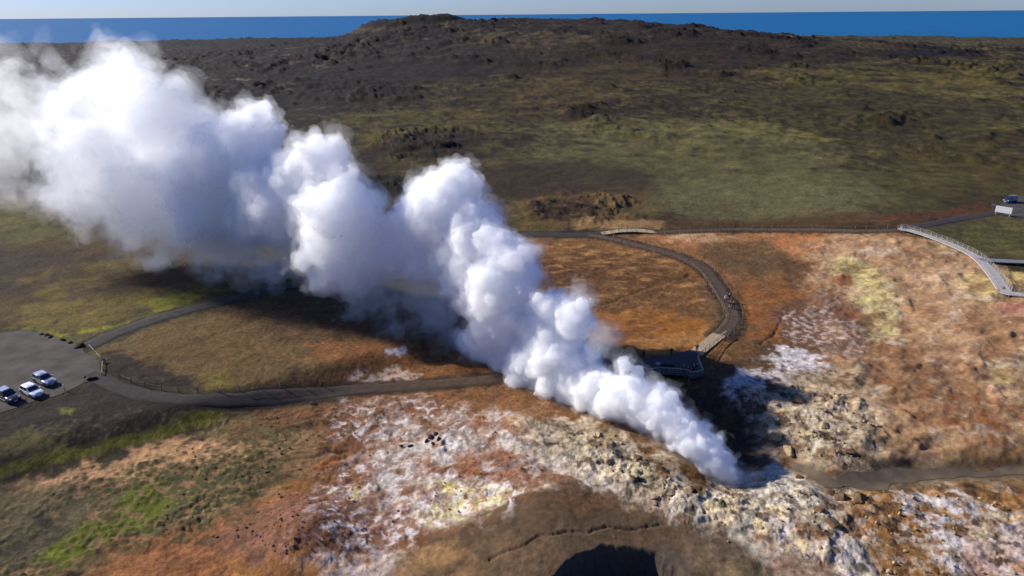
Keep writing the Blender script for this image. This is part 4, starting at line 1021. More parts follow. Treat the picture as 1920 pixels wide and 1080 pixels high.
sheet("mud_pool", [(PIT_C[0] + 7.6 * math.cos(t), PIT_C[1] + 6.9 * math.sin(t)) for t in a_], 0, M_DMUD, "dark mud lying in the hollow of the pit", 0.8, zf=lambda x, y: np.full(np.shape(x), pz) + 0.12 * fbm(x, y, 2.0, 3, seed=90))

# ---- small mesh helpers
class MB:
    def __init__(s): s.v = []; s.f = []
    def add(s, v, f):
        n = len(s.v); s.v += [tuple(map(float, q)) for q in v]; s.f += [tuple(i + n for i in q) for q in f]
    def box(s, c, d, R=None, taper=1.0):
        x, y, z = d[0] / 2, d[1] / 2, d[2] / 2
        v = [Vector((a * x * (taper if e > 0 else 1), b * y * (taper if e > 0 else 1), e * z)) for e in (-1, 1) for a, b in ((-1, -1), (1, -1), (1, 1), (-1, 1))]
        if R is not None: v = [R @ q for q in v]
        s.add([q + Vector(c) for q in v], [(3, 2, 1, 0), (4, 5, 6, 7), (0, 1, 5, 4), (1, 2, 6, 5), (2, 3, 7, 6), (3, 0, 4, 7)])
    def tube(s, pts, r, n=7, r2=None):
        pts = [Vector(p) for p in pts]; rings = []
        for i, p in enumerate(pts):
            d = (pts[min(i + 1, len(pts) - 1)] - pts[max(i - 1, 0)]).normalized()
            a = d.cross(Vector((0, 0, 1)) if abs(d.z) < 0.95 else Vector((1, 0, 0))).normalized(); b = d.cross(a)
            rr = r if r2 is None else r + (r2 - r) * i / (len(pts) - 1)
            rings.append([p + (a * math.cos(2 * PI * k / n) + b * math.sin(2 * PI * k / n)) * rr for k in range(n)])
        v = [q for R in rings for q in R]; f = []
        for i in range(len(pts) - 1):
            for k in range(n): f.append((i * n + k, i * n + (k + 1) % n, (i + 1) * n + (k + 1) % n, (i + 1) * n + k))
        f += [tuple(range(n))[::-1], tuple((len(pts) - 1) * n + k for k in range(n))]
        s.add(v, [q[::-1] for q in f])
    def prism(s, poly, z0, z1):
        """upright prism; z0/z1 numbers or per corner lists"""
        n = len(poly); z0 = z0 if hasattr(z0, '__len__') else [z0] * n; z1 = z1 if hasattr(z1, '__len__') else [z1] * n
        ar = sum(poly[i][0] * poly[(i + 1) % n][1] - poly[(i + 1) % n][0] * poly[i][1] for i in range(n))
        idx = list(range(n)) if ar > 0 else list(range(n))[::-1]
        v = [(poly[i][0], poly[i][1], z0[i]) for i in idx] + [(poly[i][0], poly[i][1], z1[i]) for i in idx]
        s.add(v, [tuple(range(n))[::-1], tuple(range(n, 2 * n))] + [(i, (i + 1) % n, n + (i + 1) % n, n + i) for i in range(n)])
    def mesh(s, name, smooth=False):
        me = bpy.data.meshes.new(name); me.from_pydata(s.v, [], s.f); me.update()
        if smooth: me.shade_smooth()
        return me
    def build(s, name, mat, parent=None, smooth=False):
        return link_mesh(name, s.mesh(name, smooth), mat, parent)

def planked(mat, P0, axis, width=0.16):
    """copy of a wood material with dark gaps across the walking direction"""
    m = mat.copy(); nt = m.node_tree; b = nt.nodes["Principled BSDF"]
    tc = nt.nodes.new("ShaderNodeNewGeometry"); dot = nt.nodes.new("ShaderNodeVectorMath"); dot.operation = 'DOT_PRODUCT'
    dot.inputs[1].default_value = (axis[0], axis[1], 0); nt.links.new(tc.outputs["Position"], dot.inputs[0])
    mu = nt.nodes.new("ShaderNodeMath"); mu.operation = 'DIVIDE'; mu.inputs[1].default_value = width; nt.links.new(dot.outputs["Value"], mu.inputs[0])
    fr = nt.nodes.new("ShaderNodeMath"); fr.operation = 'FRACT'; nt.links.new(mu.outputs[0], fr.inputs[0])
    gt = nt.nodes.new("ShaderNodeMath"); gt.operation = 'GREATER_THAN'; gt.inputs[1].default_value = 0.12; nt.links.new(fr.outputs[0], gt.inputs[0])
    mr = nt.nodes.new("ShaderNodeMapRange"); mr.inputs["To Min"].default_value = 0.35; nt.links.new(gt.outputs[0], mr.inputs["Value"])
    fl = nt.nodes.new("ShaderNodeMath"); fl.operation = 'FLOOR'; nt.links.new(mu.outputs[0], fl.inputs[0])
    wn_ = nt.nodes.new("ShaderNodeTexWhiteNoise"); wn_.noise_dimensions = '1D'; nt.links.new(fl.outputs[0], wn_.inputs["W"])
    m2 = nt.nodes.new("ShaderNodeMapRange"); m2.inputs["To Min"].default_value = 0.8; m2.inputs["To Max"].default_value = 1.15; nt.links.new(wn_.outputs["Value"], m2.inputs["Value"])
    mm = nt.nodes.new("ShaderNodeMath"); mm.operation = 'MULTIPLY'; nt.links.new(mr.outputs[0], mm.inputs[0]); nt.links.new(m2.outputs[0], mm.inputs[1])
    src = b.inputs["Base Color"].links[0].from_socket
    sc = nt.nodes.new("ShaderNodeVectorMath"); sc.operation = 'SCALE'; nt.links.new(src, sc.inputs[0]); nt.links.new(mm.outputs[0], sc.inputs["Scale"])
    nt.links.new(sc.outputs[0], b.inputs["Base Color"])
    return m

# ---- viewing platform over the vent
zb = float(H0(*U(1250, 668)[:2])) + 0.30
def DK(px, py, dz=0.0): p = flat(px, py, zb + dz); return (float(p[0]), float(p[1]))
zr_ = float(H0(*U(1349, 627)[:2])) + 0.12
DECK = [DK(*q) for q in ((1176, 676), (1258, 665), (1295, 656), (1323, 660), (1308, 678), (1319, 704), (1309, 707), (1294, 709), (1288, 704), (1237, 700), (1215, 703), (1190, 694))]
r1, r2 = flat(1336, 624, zr_), flat(1361, 630, zr_)
RAMP = [(float(r1[0]), float(r1[1])), (float(r2[0]), float(r2[1])), DECK[3], DECK[2]]
base_c = (sum(q[0] for q in DECK) / 12, sum(q[1] for q in DECK) / 12)
def local(o, ob):
    ob.parent = o; ob.location = -Vector(o.location); return ob
pf = empty("viewing_platform", (base_c[0], base_c[1], float(H0(*base_c))))
tag(pf, "dark wooden viewing platform with railings and a pale ramp above the vent", "platform")
ax_d = np.array(DECK[1]) - np.array(DECK[0]); ax_d /= np.linalg.norm(ax_d)
ax_r = np.array(RAMP[0]) - np.array(RAMP[3]); ax_r /= np.linalg.norm(ax_r)
m = MB(); m.prism(DECK, zb - 0.22, zb); local(pf, m.build("deck", planked(M_WOODG, 0, (ax_d[1] * -1, ax_d[0]), 0.2)))
m = MB(); zt = [zr_, zr_, zb - 0.003, zb - 0.003]; m.prism(RAMP, [q - 0.2 for q in zt], zt); local(pf, m.build("ramp", planked(M_WOODP, 0, ax_r, 0.35)))
def inset(p, k=0.12):
    v = np.array(base_c) - np.array(p); v /= np.linalg.norm(v); return (p[0] + v[0] * k, p[1] + v[1] * k)
for q in (DECK[4], DECK[5], DECK[7], DECK[9], DECK[10], DECK[11], DECK[3]):
    q = inset(q, 0.35); zg = H1(*q) - 0.3
    m = MB(); m.box((q[0], q[1], (zg + zb - 0.22) / 2), (0.2, 0.2, zb - 0.22 - zg)); local(pf, m.build("leg", M_POST))
def railing(pts3, name_rail="handrail", rmat=M_RAIL, hgt=1.1, step=1.6):
    top = [Vector(p) + Vector((0, 0, hgt)) for p in pts3]
    for a, b in zip(pts3[:-1], pts3[1:]):
        a, b = Vector(a), Vector(b); n = max(1, round((b - a).length / step))
        for t in range(n):
            p = a.lerp(b, t / n); m = MB(); m.box((p.x, p.y, p.z + hgt / 2), (0.09, 0.09, hgt)); local(pf, m.build("railing_post", M_POST))
    p = Vector(pts3[-1]); m = MB(); m.box((p.x, p.y, p.z + hgt / 2), (0.09, 0.09, hgt)); local(pf, m.build("railing_post", M_POST))
    for a, b in zip(top[:-1], top[1:]):
        d = (b - a); R = d.to_track_quat('X', 'Z').to_matrix(); m = MB(); m.box((a + b) / 2, (d.length + 0.06, 0.17, 0.07), R); local(pf, m.build(name_rail, rmat))
    m = MB()
    for hh in (0.35, 0.7): m.tube([Vector(p) + Vector((0, 0, hh)) for p in pts3], 0.018, 5)
    local(pf, m.build("rail_wire", M_STEEL))
edge = [DECK[3], DECK[4], DECK[5], DECK[6], DECK[7], DECK[8], DECK[9], DECK[10], DECK[11]]
railing([(*inset(q), zb) for q in edge])
rr = [(*inset(RAMP[1], .1), zr_), (*inset(DECK[3], .12), zb)]
railing(rr, step=1.8)
# bench and tilted reading board on the deck
def deck_pt(px, py): p = flat(px, py, zb); return Vector((float(p[0]), float(p[1]), zb))
b0, b1_ = deck_pt(1238, 692), deck_pt(1264, 694)
bd = (b1_ - b0); R = bd.to_track_quat('X', 'Z').to_matrix(); bc = (b0 + b1_) / 2
be = empty("bench", bc); tag(be, "long dark bench on the platform facing the front railing", "bench")
m = MB(); m.box((0, 0, 0.44), (bd.length, 0.42, 0.07), R); m.build("seat", M_LAVA, be)
m = MB(); m.box(R @ Vector((0, 0.2, 0.72)), (bd.length, 0.06, 0.32), R); m.build("backrest", M_LAVA, be)
for sx in (-0.42, 0.42): m = MB(); m.box(R @ Vector((sx * bd.length, 0, 0.205)), (0.1, 0.38, 0.40), R); m.build("leg", M_POST, be)
ip = deck_pt(1233, 691)
ib = empty("reading_board", ip); tag(ib, "small tilted grey reading board beside the dark bench", "information board")
m = MB(); m.box((0, 0, 1.0), (0.75, 0.5, 0.04), Matrix.Rotation(math.radians(35), 3, 'X')); m.build("panel", M_STEEL, ib)
m = MB(); m.box((0, 0, 0.47), (0.1, 0.1, 0.94)); m.build("leg", M_POST, ib)

# ---- footbridge on the upper track
bk = [UZ(*q, 0.35)[:2] for q in ((1126, 433.6), (1160, 430.2), (1194, 428.8), (1224, 430.5))]
ft = [UZ(*q, 0.35)[:2] for q in ((1130.7, 438.8), (1160, 436.4), (1192, 435.2), (1232.6, 436))]
fb = empty("footbridge", (*[(bk[1][i] + ft[1][i]) / 2 for i in (0, 1)], 0)); fb.location.z = float(H0(fb.location.x, fb.location.y))
tag(fb, "short pale wooden footbridge where the upper tracks meet", "bridge")
n_ = 16
def along(L, t): 
    L = np.array(L); s = np.linspace(0, 1, len(L)); return np.array([np.interp(t, s, L[:, 0]), np.interp(t, s, L[:, 1])])
V = []; Fq = []
for i in range(n_ + 1):
    t = i / n_; a, b = along(bk, t), along(ft, t)
    za = (float(H0(*a)) + float(H0(*b))) / 2 + 0.12 + 0.42 * math.sin(PI * t)
    V += [(*a, za), (*b, za), (*b, za - 0.2), (*a, za - 0.2)]
for i in range(n_):
    for k in range(4): Fq.append((i * 4 + k, i * 4 + (k + 1) % 4, i * 4 + 4 + (k + 1) % 4, i * 4 + 4 + k))
Fq += [(3, 2, 1, 0), (n_ * 4, n_ * 4 + 1, n_ * 4 + 2, n_ * 4 + 3)]
m = MB(); m.add(V, Fq); bx_ = np.array(bk[3]) - np.array(bk[0]); bx_ /= np.linalg.norm(bx_)
local(fb, m.build("deck", planked(M_WOODP, 0, bx_, 0.6)))
for L in (bk, ft):
    tops = []
    for i in range(7):
        t = i / 6; a = along(L, t); za = float(H0(*a)) + 0.12 + 0.42 * math.sin(PI * t)
        m = MB(); m.box((*a, za + 0.5), (0.09, 0.09, 1.0)); local(fb, m.build("post", M_POST)); tops.append((*a, za + 0.95))
    m = MB(); m.tube(tops, 0.025, 5); local(fb, m.build("rope", M_ROPE))

# ---- forked boardwalk on the right
def board_line(pts, dz): return smooth_line([UZ(*q, dz) for q in pts], 0.8)
BW_H = 0.75
bw = empty("boardwalk", (0, 0, 0)); main = board_line(((1686, 428), (1712, 433), (1745, 443.5), (1790, 461), (1828, 480), (1852, 502), (1868, 522), (1884, 546)), BW_H)
tail = board_line(((1879, 545), (1892, 549), (1920, 552.5), (1990, 560), (2080, 566)), BW_H)
fork = board_line(((1832, 482), (1850, 486.5), (1885, 489), (1930, 490.5), (2010, 492), (2080, 493)), BW_H)
bw.location = Vector(main[len(main) // 2]) - Vector((0, 0, BW_H)); tag(bw, "pale grey forked boardwalk raised on short posts across the pink slope", "boardwalk")
def walk(name, L, w, mat):
    P = L[:, :2]; T = np.gradient(P, axis=0); T /= np.linalg.norm(T, axis=1, keepdims=True); N = np.stack([T[:, 1], -T[:, 0]], 1)
    z = H0(P[:, 0], P[:, 1]) + BW_H
    k = np.ones(9) / 9; zp = np.concatenate([[z[0]] * 4, z, [z[-1]] * 4]); z = np.convolve(zp, k, 'valid')
    wl = w if hasattr(w, '__len__') else [w] * len(P)
    V = []; Fq = []
    for i in range(len(P)):
        a, b = P[i] + N[i] * wl[i], P[i] - N[i] * wl[i]
        V += [(*a, z[i]), (*b, z[i]), (*b, z[i] - 0.18), (*a, z[i] - 0.18)]
    n = len(P) - 1
    for i in range(n):
        for k in range(4): Fq.append((i * 4 + k, i * 4 + 4 + k, i * 4 + 4 + (k + 1) % 4, i * 4 + (k + 1) % 4))
    Fq += [(0, 1, 2, 3), (n * 4 + 3, n * 4 + 2, n * 4 + 1, n * 4)]
    m = MB(); m.add(V, Fq); local(bw, m.build(name, mat))
    return P, N, z, wl
wm = np.interp(np.linspace(0, 1, len(main)), [0, .3, .55, .75, 1], [0.95, 1.0, 1.15, 1.3, 1.3])
Pm, Nm, Zm, Wm = walk("walkway", main, wm, M_WOODW)
Pt, Nt, Zt, Wt = walk("walkway", tail, 1.2, M_WOODW)
for o in (bw.children[-1],): o.location.z -= 0.006
Pk, Nk, Zk, Wk = walk("walkway", fork, np.interp(np.linspace(0, 1, len(fork)), [0, .12, .3, 1], [1.6, 1.2, 1.1, 1.1]), M_WOODG)
bw.children[-1].location.z -= 0.012; bw.children[-1].data.materials[0] = M_FORK
for P_, N_, Z_, W_, sides in ((Pm, Nm, Zm, Wm, (1, -1)), (Pt, Nt, Zt, Wt, (1, -1)), (Pk, Nk, Zk, Wk, ())):
    for i in range(2, len(P_), 4):
        for s_ in (1, -1):
            q = P_[i] + N_[i] * (W_[i] - 0.12) * s_; zg = float(H0(*q)) - 0.3
            if Z_[i] - 0.18 - zg > 0.15 and len(bw.children) < 90:
                m = MB(); m.box((q[0], q[1], (zg + Z_[i] - 0.18) / 2), (0.14, 0.14, Z_[i] - 0.18 - zg)); local(bw, m.build("leg", M_POST))
    for s_ in sides:
        q = P_ + N_ * (np.array(W_) * s_ * 0.97)[:, None]
        m = MB()
        for hh in (0.95, 0.6, 0.3): m.tube([(q[i, 0], q[i, 1], Z_[i] + hh) for i in range(0, len(q), 2)], 0.022, 5)
        for i in range(0, len(q), 2): m.box((q[i, 0], q[i, 1], Z_[i] + 0.47), (0.06, 0.06, 0.95))
        local(bw, m.build("guard_rail", M_WOODW))

# ---- roped fences beside the tracks
post_me = None
def rope_fence(P, side, w, label, step=2.6, hgt=0.95, a=0.0, b=1.0):
    global post_me
    T = np.gradient(P, axis=0); T /= np.linalg.norm(T, axis=1, keepdims=True); N = np.stack([T[:, 1], -T[:, 0]], 1)
    L = P + N * (w * side); L = L[int(a * len(L)):max(2, int(b * len(L)))]
    s = np.concatenate([[0], np.cumsum(np.hypot(*np.diff(L, axis=0).T))]); n = int(s[-1] / step)
    q = np.stack([np.interp(np.linspace(0, s[-1], n + 1), s, L[:, k]) for k in (0, 1)], 1); z = H(q[:, 0], q[:, 1])
    fe = empty("rope_fence", (q[0, 0], q[0, 1], z[0])); tag(fe, label, "fence", "low roped fences along the tracks")
    if post_me is None:
        m = MB(); m.box((0, 0, 0.40), (0.11, 0.11, 1.1)); m.box((0, 0, 0.97), (0.11, 0.11, 0.05), None, 0.4); post_me = m.mesh("post"); post_me.materials.append(M_POST)
    tops = []
    for i in range(n + 1):
        o = bpy.data.objects.new("post", post_me); COL.objects.link(o); o.parent = fe
        o.location = Vector((q[i, 0], q[i, 1], z[i])) - fe.location; o.rotation_euler = (random.uniform(-.06, .06), random.uniform(-.06, .06), random.uniform(0, 1.5))
        p = Vector((q[i, 0], q[i, 1], z[i] + 0.82))
        if tops: tops.append((tops[-1] + p) / 2 - Vector((0, 0, 0.10)))
        tops.append(p)
    m = MB(); m.tube(tops, 0.02, 4); local(fe, m.build("rope", M_ROPE))
rope_fence(PATH_TOP_E, 1, 1.75, "roped post fence along the lower edge of the upper track", a=k_e / len(PATH_TOP_E))
rope_fence(PATH_TOP_E, -1, 1.75, "roped post fence along the heath edge of the upper track", a=k_e / len(PATH_TOP_E))
rope_fence(PATH_MID, 1, 1.9, "roped post fence on the orange ground side of the looping track", a=0.02, b=0.97)
rope_fence(PATH_MID, -1, 1.9, "roped post fence on the outer bank of the looping track", a=0.02, b=0.96)
rope_fence(PATH_LOW, -1, 1.9, "roped post fence beside the heath above the gravel track", a=0.06, b=0.45, step=3.2)

# ---- low rail round the end of the left car park
rf_pts = [UZ(*q, 0) for q in ((168, 651), (178, 662), (188, 672), (193, 682), (192.5, 694), (192, 704))]
rfn = empty("rail_fence", rf_pts[0]); tag(rfn, "low timber rail round the end of the gravel car park", "fence")
for p in rf_pts: m = MB(); m.box((p[0], p[1], H1(p[0], p[1]) + 0.25), (0.12, 0.12, 0.7)); local(rfn, m.build("post", M_POST))
for a, b in zip(rf_pts[:-1], rf_pts[1:]):
    a, b = Vector(a) + Vector((0, 0, .5)), Vector(b) + Vector((0, 0, .5)); d = b - a
    m = MB(); m.box((a + b) / 2, (d.length - 0.02, 0.08, 0.14), d.to_track_quat('X', 'Z').to_matrix()); local(rfn, m.build("rail", M_RAIL))

# ---- signs
def sign(px, py, w, h, clear, yaw, mat, name, label, cat, legs=2, tilt=0.0):
    p = UZ(px, py, 0); z = H1(p[0], p[1]); e = empty(name, (p[0], p[1], z), yaw); tag(e, label, cat)
    m = MB(); m.box((0, 0, clear + h / 2), (w, 0.06, h), Matrix.Rotation(tilt, 3, 'X')); m.build("panel", mat, e)
    m = MB()
    for a, b in (((-w / 2, 0.0), (w / 2, 0.0)), ((-w / 2, h), (w / 2, h))):
        m.box((0, 0.0, clear + a[1]), (w + 0.08, 0.09, 0.07), Matrix.Rotation(tilt, 3, 'X'))
    m.build("frame", M_STEEL, e)
    for k in range(legs):
        x = 0 if legs == 1 else (-w * 0.42 + k * w * 0.84)
        m = MB(); m.box((x, 0.05, (clear + h * 0.8) / 2 - 0.15), (0.1, 0.1, clear + h * 0.8 + 0.3)); m.build("leg", M_WHITE if legs == 2 else M_POST, e)
    return e
sign(1879, 404.5, 4.0, 1.9, 0.75, math.radians(-47), M_WHITE, "information_board", "big blank white information board on two legs beside the small lot", "information board")
sign(1861, 393, 0.9, 0.6, 1.1, math.radians(-20), M_WHITE, "trail_sign", "small white sign on one post where the track meets the lot", "sign", 1)
sign(1693, 433, 1.0, 0.9, 0.7, math.radians(15), M_PANELB, "trail_sign", "pale blue panel at the start of the forked boardwalk", "information board", 2)
sign(193.5, 679, 0.7, 0.35, 0.55, math.radians(40), M_WHITE, "trail_sign", "tiny white sign on the timber rail of the car park", "sign", 1, 0.5)
sign(121, 733, 0.35, 0.5, 0.75, math.radians(-30), M_WHITE, "marker_post", "short pale marker post on the mossy mound by the cars", "post", 1)
sign(1365, 636, 0.6, 0.12, 0.9, math.radians(30), M_STEEL, "trail_sign", "slim steel sign at the top of the platform ramp", "sign", 1)

# ---- boulders
def rock_mesh(name, seed, flat_=0.7, sub=3, rough=0.28):
    rng = np.random.default_rng(seed); bm = bmesh.new(); bmesh.ops.create_icosphere(bm, subdivisions=sub, radius=1.0)
    ns = rng.normal(size=(9, 3)); ns /= np.linalg.norm(ns, axis=1, keepdims=True); cut = rng.uniform(0.55, 0.9, 9)
    P = np.array([v.co[:] for v in bm.verts])
    for n_k, c_k in zip(ns, cut):
        d = P @ n_k; P -= np.maximum(d - c_k, 0)[:, None] * n_k[None]
    P *= (1 + rough * 0.6 * pn3((P * 1.6 + seed * 7.7 + 20).astype(f32)) + rough * 0.35 * pn3((P * 4.1 + seed * 3.1 + 20).astype(f32)))[:, None]
    P *= np.array([1, rng.uniform(0.65, 0.95), flat_])
    for v, p in zip(bm.verts, P): v.co = p
    me = bpy.data.meshes.new(name); bm.to_mesh(me); bm.free(); me.shade_smooth()
    try: me.set_sharp_from_angle(angle=math.radians(32))
    except Exception: pass
    return me
RM = {k: [rock_mesh("boulder", 100 * j + i, f) for i in range(5)] for j, (k, f) in enumerate((("lava", 0.7), ("crust", 0.62), ("brown", 0.6)))}
for k, mt in (("lava", M_LAVA), ("crust", M_CRUSTROCK), ("brown", M_BROWNROCK)):
    for me in RM[k]: me.materials.append(mt)
def boulder(px, py, r, kind, label, group=None, i=None):
    p = UZ(px, py, 0); z = H1(p[0], p[1])
    o = bpy.data.objects.new("boulder", RM[kind][random.randrange(5) if i is None else i]); COL.objects.link(o)
    o.location = (p[0], p[1], z + r * 0.02); s = r
    o.scale = (s * random.uniform(.9, 1.2), s * random.uniform(.8, 1.1), s * random.uniform(.8, 1.1)); o.rotation_euler = (random.uniform(-.2, .2), random.uniform(-.2, .2), random.uniform(0, 6.28))
    tag(o, label, "rock", group); return o
boulder(150, 651, 1.05, "lava", "big black boulder closing the upper track at the car park")
boulder(173, 711, 0.85, "lava", "black boulder where the gravel track leaves the car park")
boulder(158, 708, 0.4, "lava", "small dark stone next to the boulder by the gravel track")
for q in ((78, 627, .5), (88, 629, .6), (96, 632, .7), (118, 638, .6), (131, 643, .6)): boulder(*q, "lava", "dark boulder in the row along the mossy edge of the car park", "boulders edging the car park")
boulder(588, 758, 0.8, "lava", "lone dark rock on the brown soil below the gravel track")
for q in ((808, 823, .7), (818, 817, .6), (824, 828, .5), (800, 830, .4), (770, 838, .45), (812, 835, .35), (752, 840, .4)): boulder(*q, "lava", "black rock in the cluster on the white crust", "black rocks on the white crust")
for q in ((1560, 745, .8), (1500, 752, 1.0), (1455, 820, 1.3), (1480, 845, 1.3), (1545, 800, .9), (1590, 850, .8)):
    boulder(*q, random.choice(["crust", "crust", "brown"]), "crusted rock on the broken ridge beyond the vent", "rocks on the ridge beyond the vent")
for q in ((1580, 935, 1.25), (1612, 938, 1.0), (1555, 925, 0.9), (1498, 895, .7), (1625, 965, .8), (1560, 985, .9), (1535, 960, .8)):
    boulder(*q, "brown", "brown rock beside the grey mud stream", "rocks by the mud stream")
for q in ((1120, 815), (1160, 835), (1195, 855), (1215, 880), (1240, 900), (1258, 925), (1140, 870), (1225, 930), (1290, 925), (1420, 905)):
    boulder(q[0] + random.uniform(-6, 6), q[1] + random.uniform(-6, 6), random.uniform(0.4, 0.9), random.choice(["crust", "brown", "crust"]), "jagged rock on the pale bank at the mouth of the vent", "rocks on the bank of the vent")
print("site", round(time.time() - T0, 1), "s")

# ---- loose stones nobody could count
def stones(polys, n, rmin, rmax, mat, label):
    m_v, m_f = [], []; base = 0
    bm = bmesh.new(); bmesh.ops.create_icosphere(bm, subdivisions=1, radius=1.0)
    bv = np.array([v.co[:] for v in bm.verts]); bf = np.array([[v.index for v in f.verts] for f in bm.faces]); bm.free()
    rng = np.random.default_rng(5)
    P = []
    for poly, k in polys:
        W = np.array(UP(*poly)); lo, hi = W.min(0), W.max(0); c = rng.uniform(lo, hi, size=(int(n * k * 4), 2))
        c = c[poly_sd(c[:, 0], c[:, 1], [tuple(q) for q in W]) > 0]; w = fbm(c[:, 0], c[:, 1], 5.0, 3, seed=95); c = c[w > rng.uniform(-0.5, 0.5, len(c))][:int(n * k)]
        P.append(c)
    P = np.concatenate(P); z = H(P[:, 0], P[:, 1]); r = rmin + (rmax - rmin) * rng.random(len(P)) ** 3
    V = bv[None] * (1 + 0.3 * rng.normal(size=(len(P), len(bv), 1)).clip(-1, 1)) * (r[:, None] * rng.uniform(0.6, 1.2, (len(P), 3)))[:, None, :]
    V[:, :, 0] += P[:, 0, None]; V[:, :, 1] += P[:, 1, None]; V[:, :, 2] += (z + r * 0.25)[:, None]
    Fq = bf[None] + (np.arange(len(P)) * len(bv))[:, None, None]
    o = link_mesh("loose_stones", grid_mesh("loose_stones", V.reshape(-1, 3), Fq.reshape(-1, 3), smooth=False), mat); tag(o, label, kind='stuff')
stones([(((430, 1010), (520, 925), (640, 920), (700, 1000), (560, 1060)), .4), (((640, 780), (1000, 780), (1060, 900), (760, 1000), (640, 960)), .3), (((480, 770), (660, 750), (640, 880), (480, 900)), .2),
        (((300, 850), (440, 830), (470, 1000), (300, 1010)), .1)], 500, 0.05, 0.22, M_BROWNROCK, "dark loose stones scattered over the soil and white crust")
stones([(((1000, 795), (1100, 800), (1290, 910), (1480, 900), (1600, 960), (1520, 1060), (1300, 1000), (1100, 900)), .5), (((1400, 735), (1600, 740), (1660, 800), (1600, 880), (1450, 860)), .3),
        (((1600, 920), (1920, 930), (1920, 1080), (1660, 1080)), .2)], 520, 0.06, 0.30, M_CRUSTROCK, "crusted rubble strewn over the rocky ground by the vent")
# ---- people
def skin_mesh(name, verts, edges, radii, sub=1, root=0):
    me = bpy.data.meshes.new(name); me.from_pydata([Vector(v) for v in verts], edges, []); o = bpy.data.objects.new(name, me); COL.objects.link(o)
    sk = o.modifiers.new("skin", 'SKIN'); sk.use_smooth_shade = True
    for i, r in enumerate(radii):
        sv = me.skin_vertices[0].data[i]; sv.radius = (r, r) if not hasattr(r, '__len__') else r; sv.use_root = (i == root)
    ss = o.modifiers.new("sub", 'SUBSURF'); ss.levels = sub; ss.render_levels = sub
    dg = bpy.context.evaluated_depsgraph_get(); out = bpy.data.meshes.new_from_object(o.evaluated_get(dg)); out.name = name
    bpy.data.objects.remove(o); bpy.data.meshes.remove(me); out.shade_smooth()
    return out

def figure(pose):
    """joints of a 1.75 m figure facing -Y; POSE: stand, walk, phone, lean"""
    step = 0.30 if pose == 'walk' else 0.03
    J = {'pelvis': (0, 0, 0.95), 'waist': (0, 0, 1.10), 'chest': (0, -0.01, 1.30), 'neck': (0, 0.0, 1.47), 'head0': (0, -0.015, 1.56), 'head1': (0, -0.02, 1.68),
         'hipL': (0.10, 0, 0.90), 'kneeL': (0.11, -step * 0.6 - 0.02, 0.49), 'ankL': (0.11, -step + 0.02, 0.08), 'toeL': (0.13, -step - 0.15, 0.04),
         'hipR': (-0.10, 0, 0.90), 'kneeR': (-0.11, step * 0.4 - 0.03, 0.49), 'ankR': (-0.11, step + 0.04, 0.09), 'toeR': (-0.13, step - 0.13, 0.04),
         'shL': (0.19, 0, 1.41), 'elL': (0.25, 0.03, 1.13), 'wrL': (0.24, -0.06, 0.88), 'shR': (-0.19, 0, 1.41), 'elR': (-0.25, 0.03, 1.13), 'wrR': (-0.24, -0.06, 0.88)}
    if pose == 'walk': J['elL'] = (0.24, 0.12, 1.15); J['wrL'] = (0.23, 0.10, 0.90); J['elR'] = (-0.24, -0.06, 1.14); J['wrR'] = (-0.22, -0.24, 0.97)
    if pose == 'phone': J['elL'] = (0.25, -0.10, 1.16); J['wrL'] = (0.07, -0.33, 1.30); J['elR'] = (-0.25, -0.10, 1.16); J['wrR'] = (-0.07, -0.33, 1.30)
    if pose == 'lean': J['elL'] = (0.27, -0.10, 1.16); J['wrL'] = (0.22, -0.34, 1.08); J['elR'] = (-0.27, -0.10, 1.16); J['wrR'] = (-0.22, -0.34, 1.08)
    return J
RAD = {'pelvis': (.15, .11), 'waist': (.135, .10), 'chest': (.165, .115), 'neck': .058, 'head0': .085, 'head1': .088, 'hipL': .088, 'kneeL': .058, 'ankL': .040, 'toeL': .035, 'hipR': .088, 'kneeR': .058, 'ankR': .040, 'toeR': .035,
       'shL': .062, 'elL': .043, 'wrL': .030, 'shR': .062, 'elR': .043, 'wrR': .030}
BONES = [('pelvis', 'waist'), ('waist', 'chest'), ('chest', 'neck'), ('neck', 'head0'), ('head0', 'head1'), ('pelvis', 'hipL'), ('hipL', 'kneeL'), ('kneeL', 'ankL'), ('ankL', 'toeL'), ('pelvis', 'hipR'), ('hipR', 'kneeR'), ('kneeR', 'ankR'), ('ankR', 'toeR'),
         ('chest', 'shL'), ('shL', 'elL'), ('elL', 'wrL'), ('chest', 'shR'), ('shR', 'elR'), ('elR', 'wrR')]
def chain(J, names, bones, grow, rad=RAD):
    idx = {n: i for i, n in enumerate(names)}
    R = []
    for n in names:
        r = rad[n]; R.append(tuple(q + grow for q in r) if hasattr(r, '__len__') else r + grow)
    return [J[n] for n in names], [(idx[a], idx[b]) for a, b in bones if a in idx and b in idx], R
FIG = {}
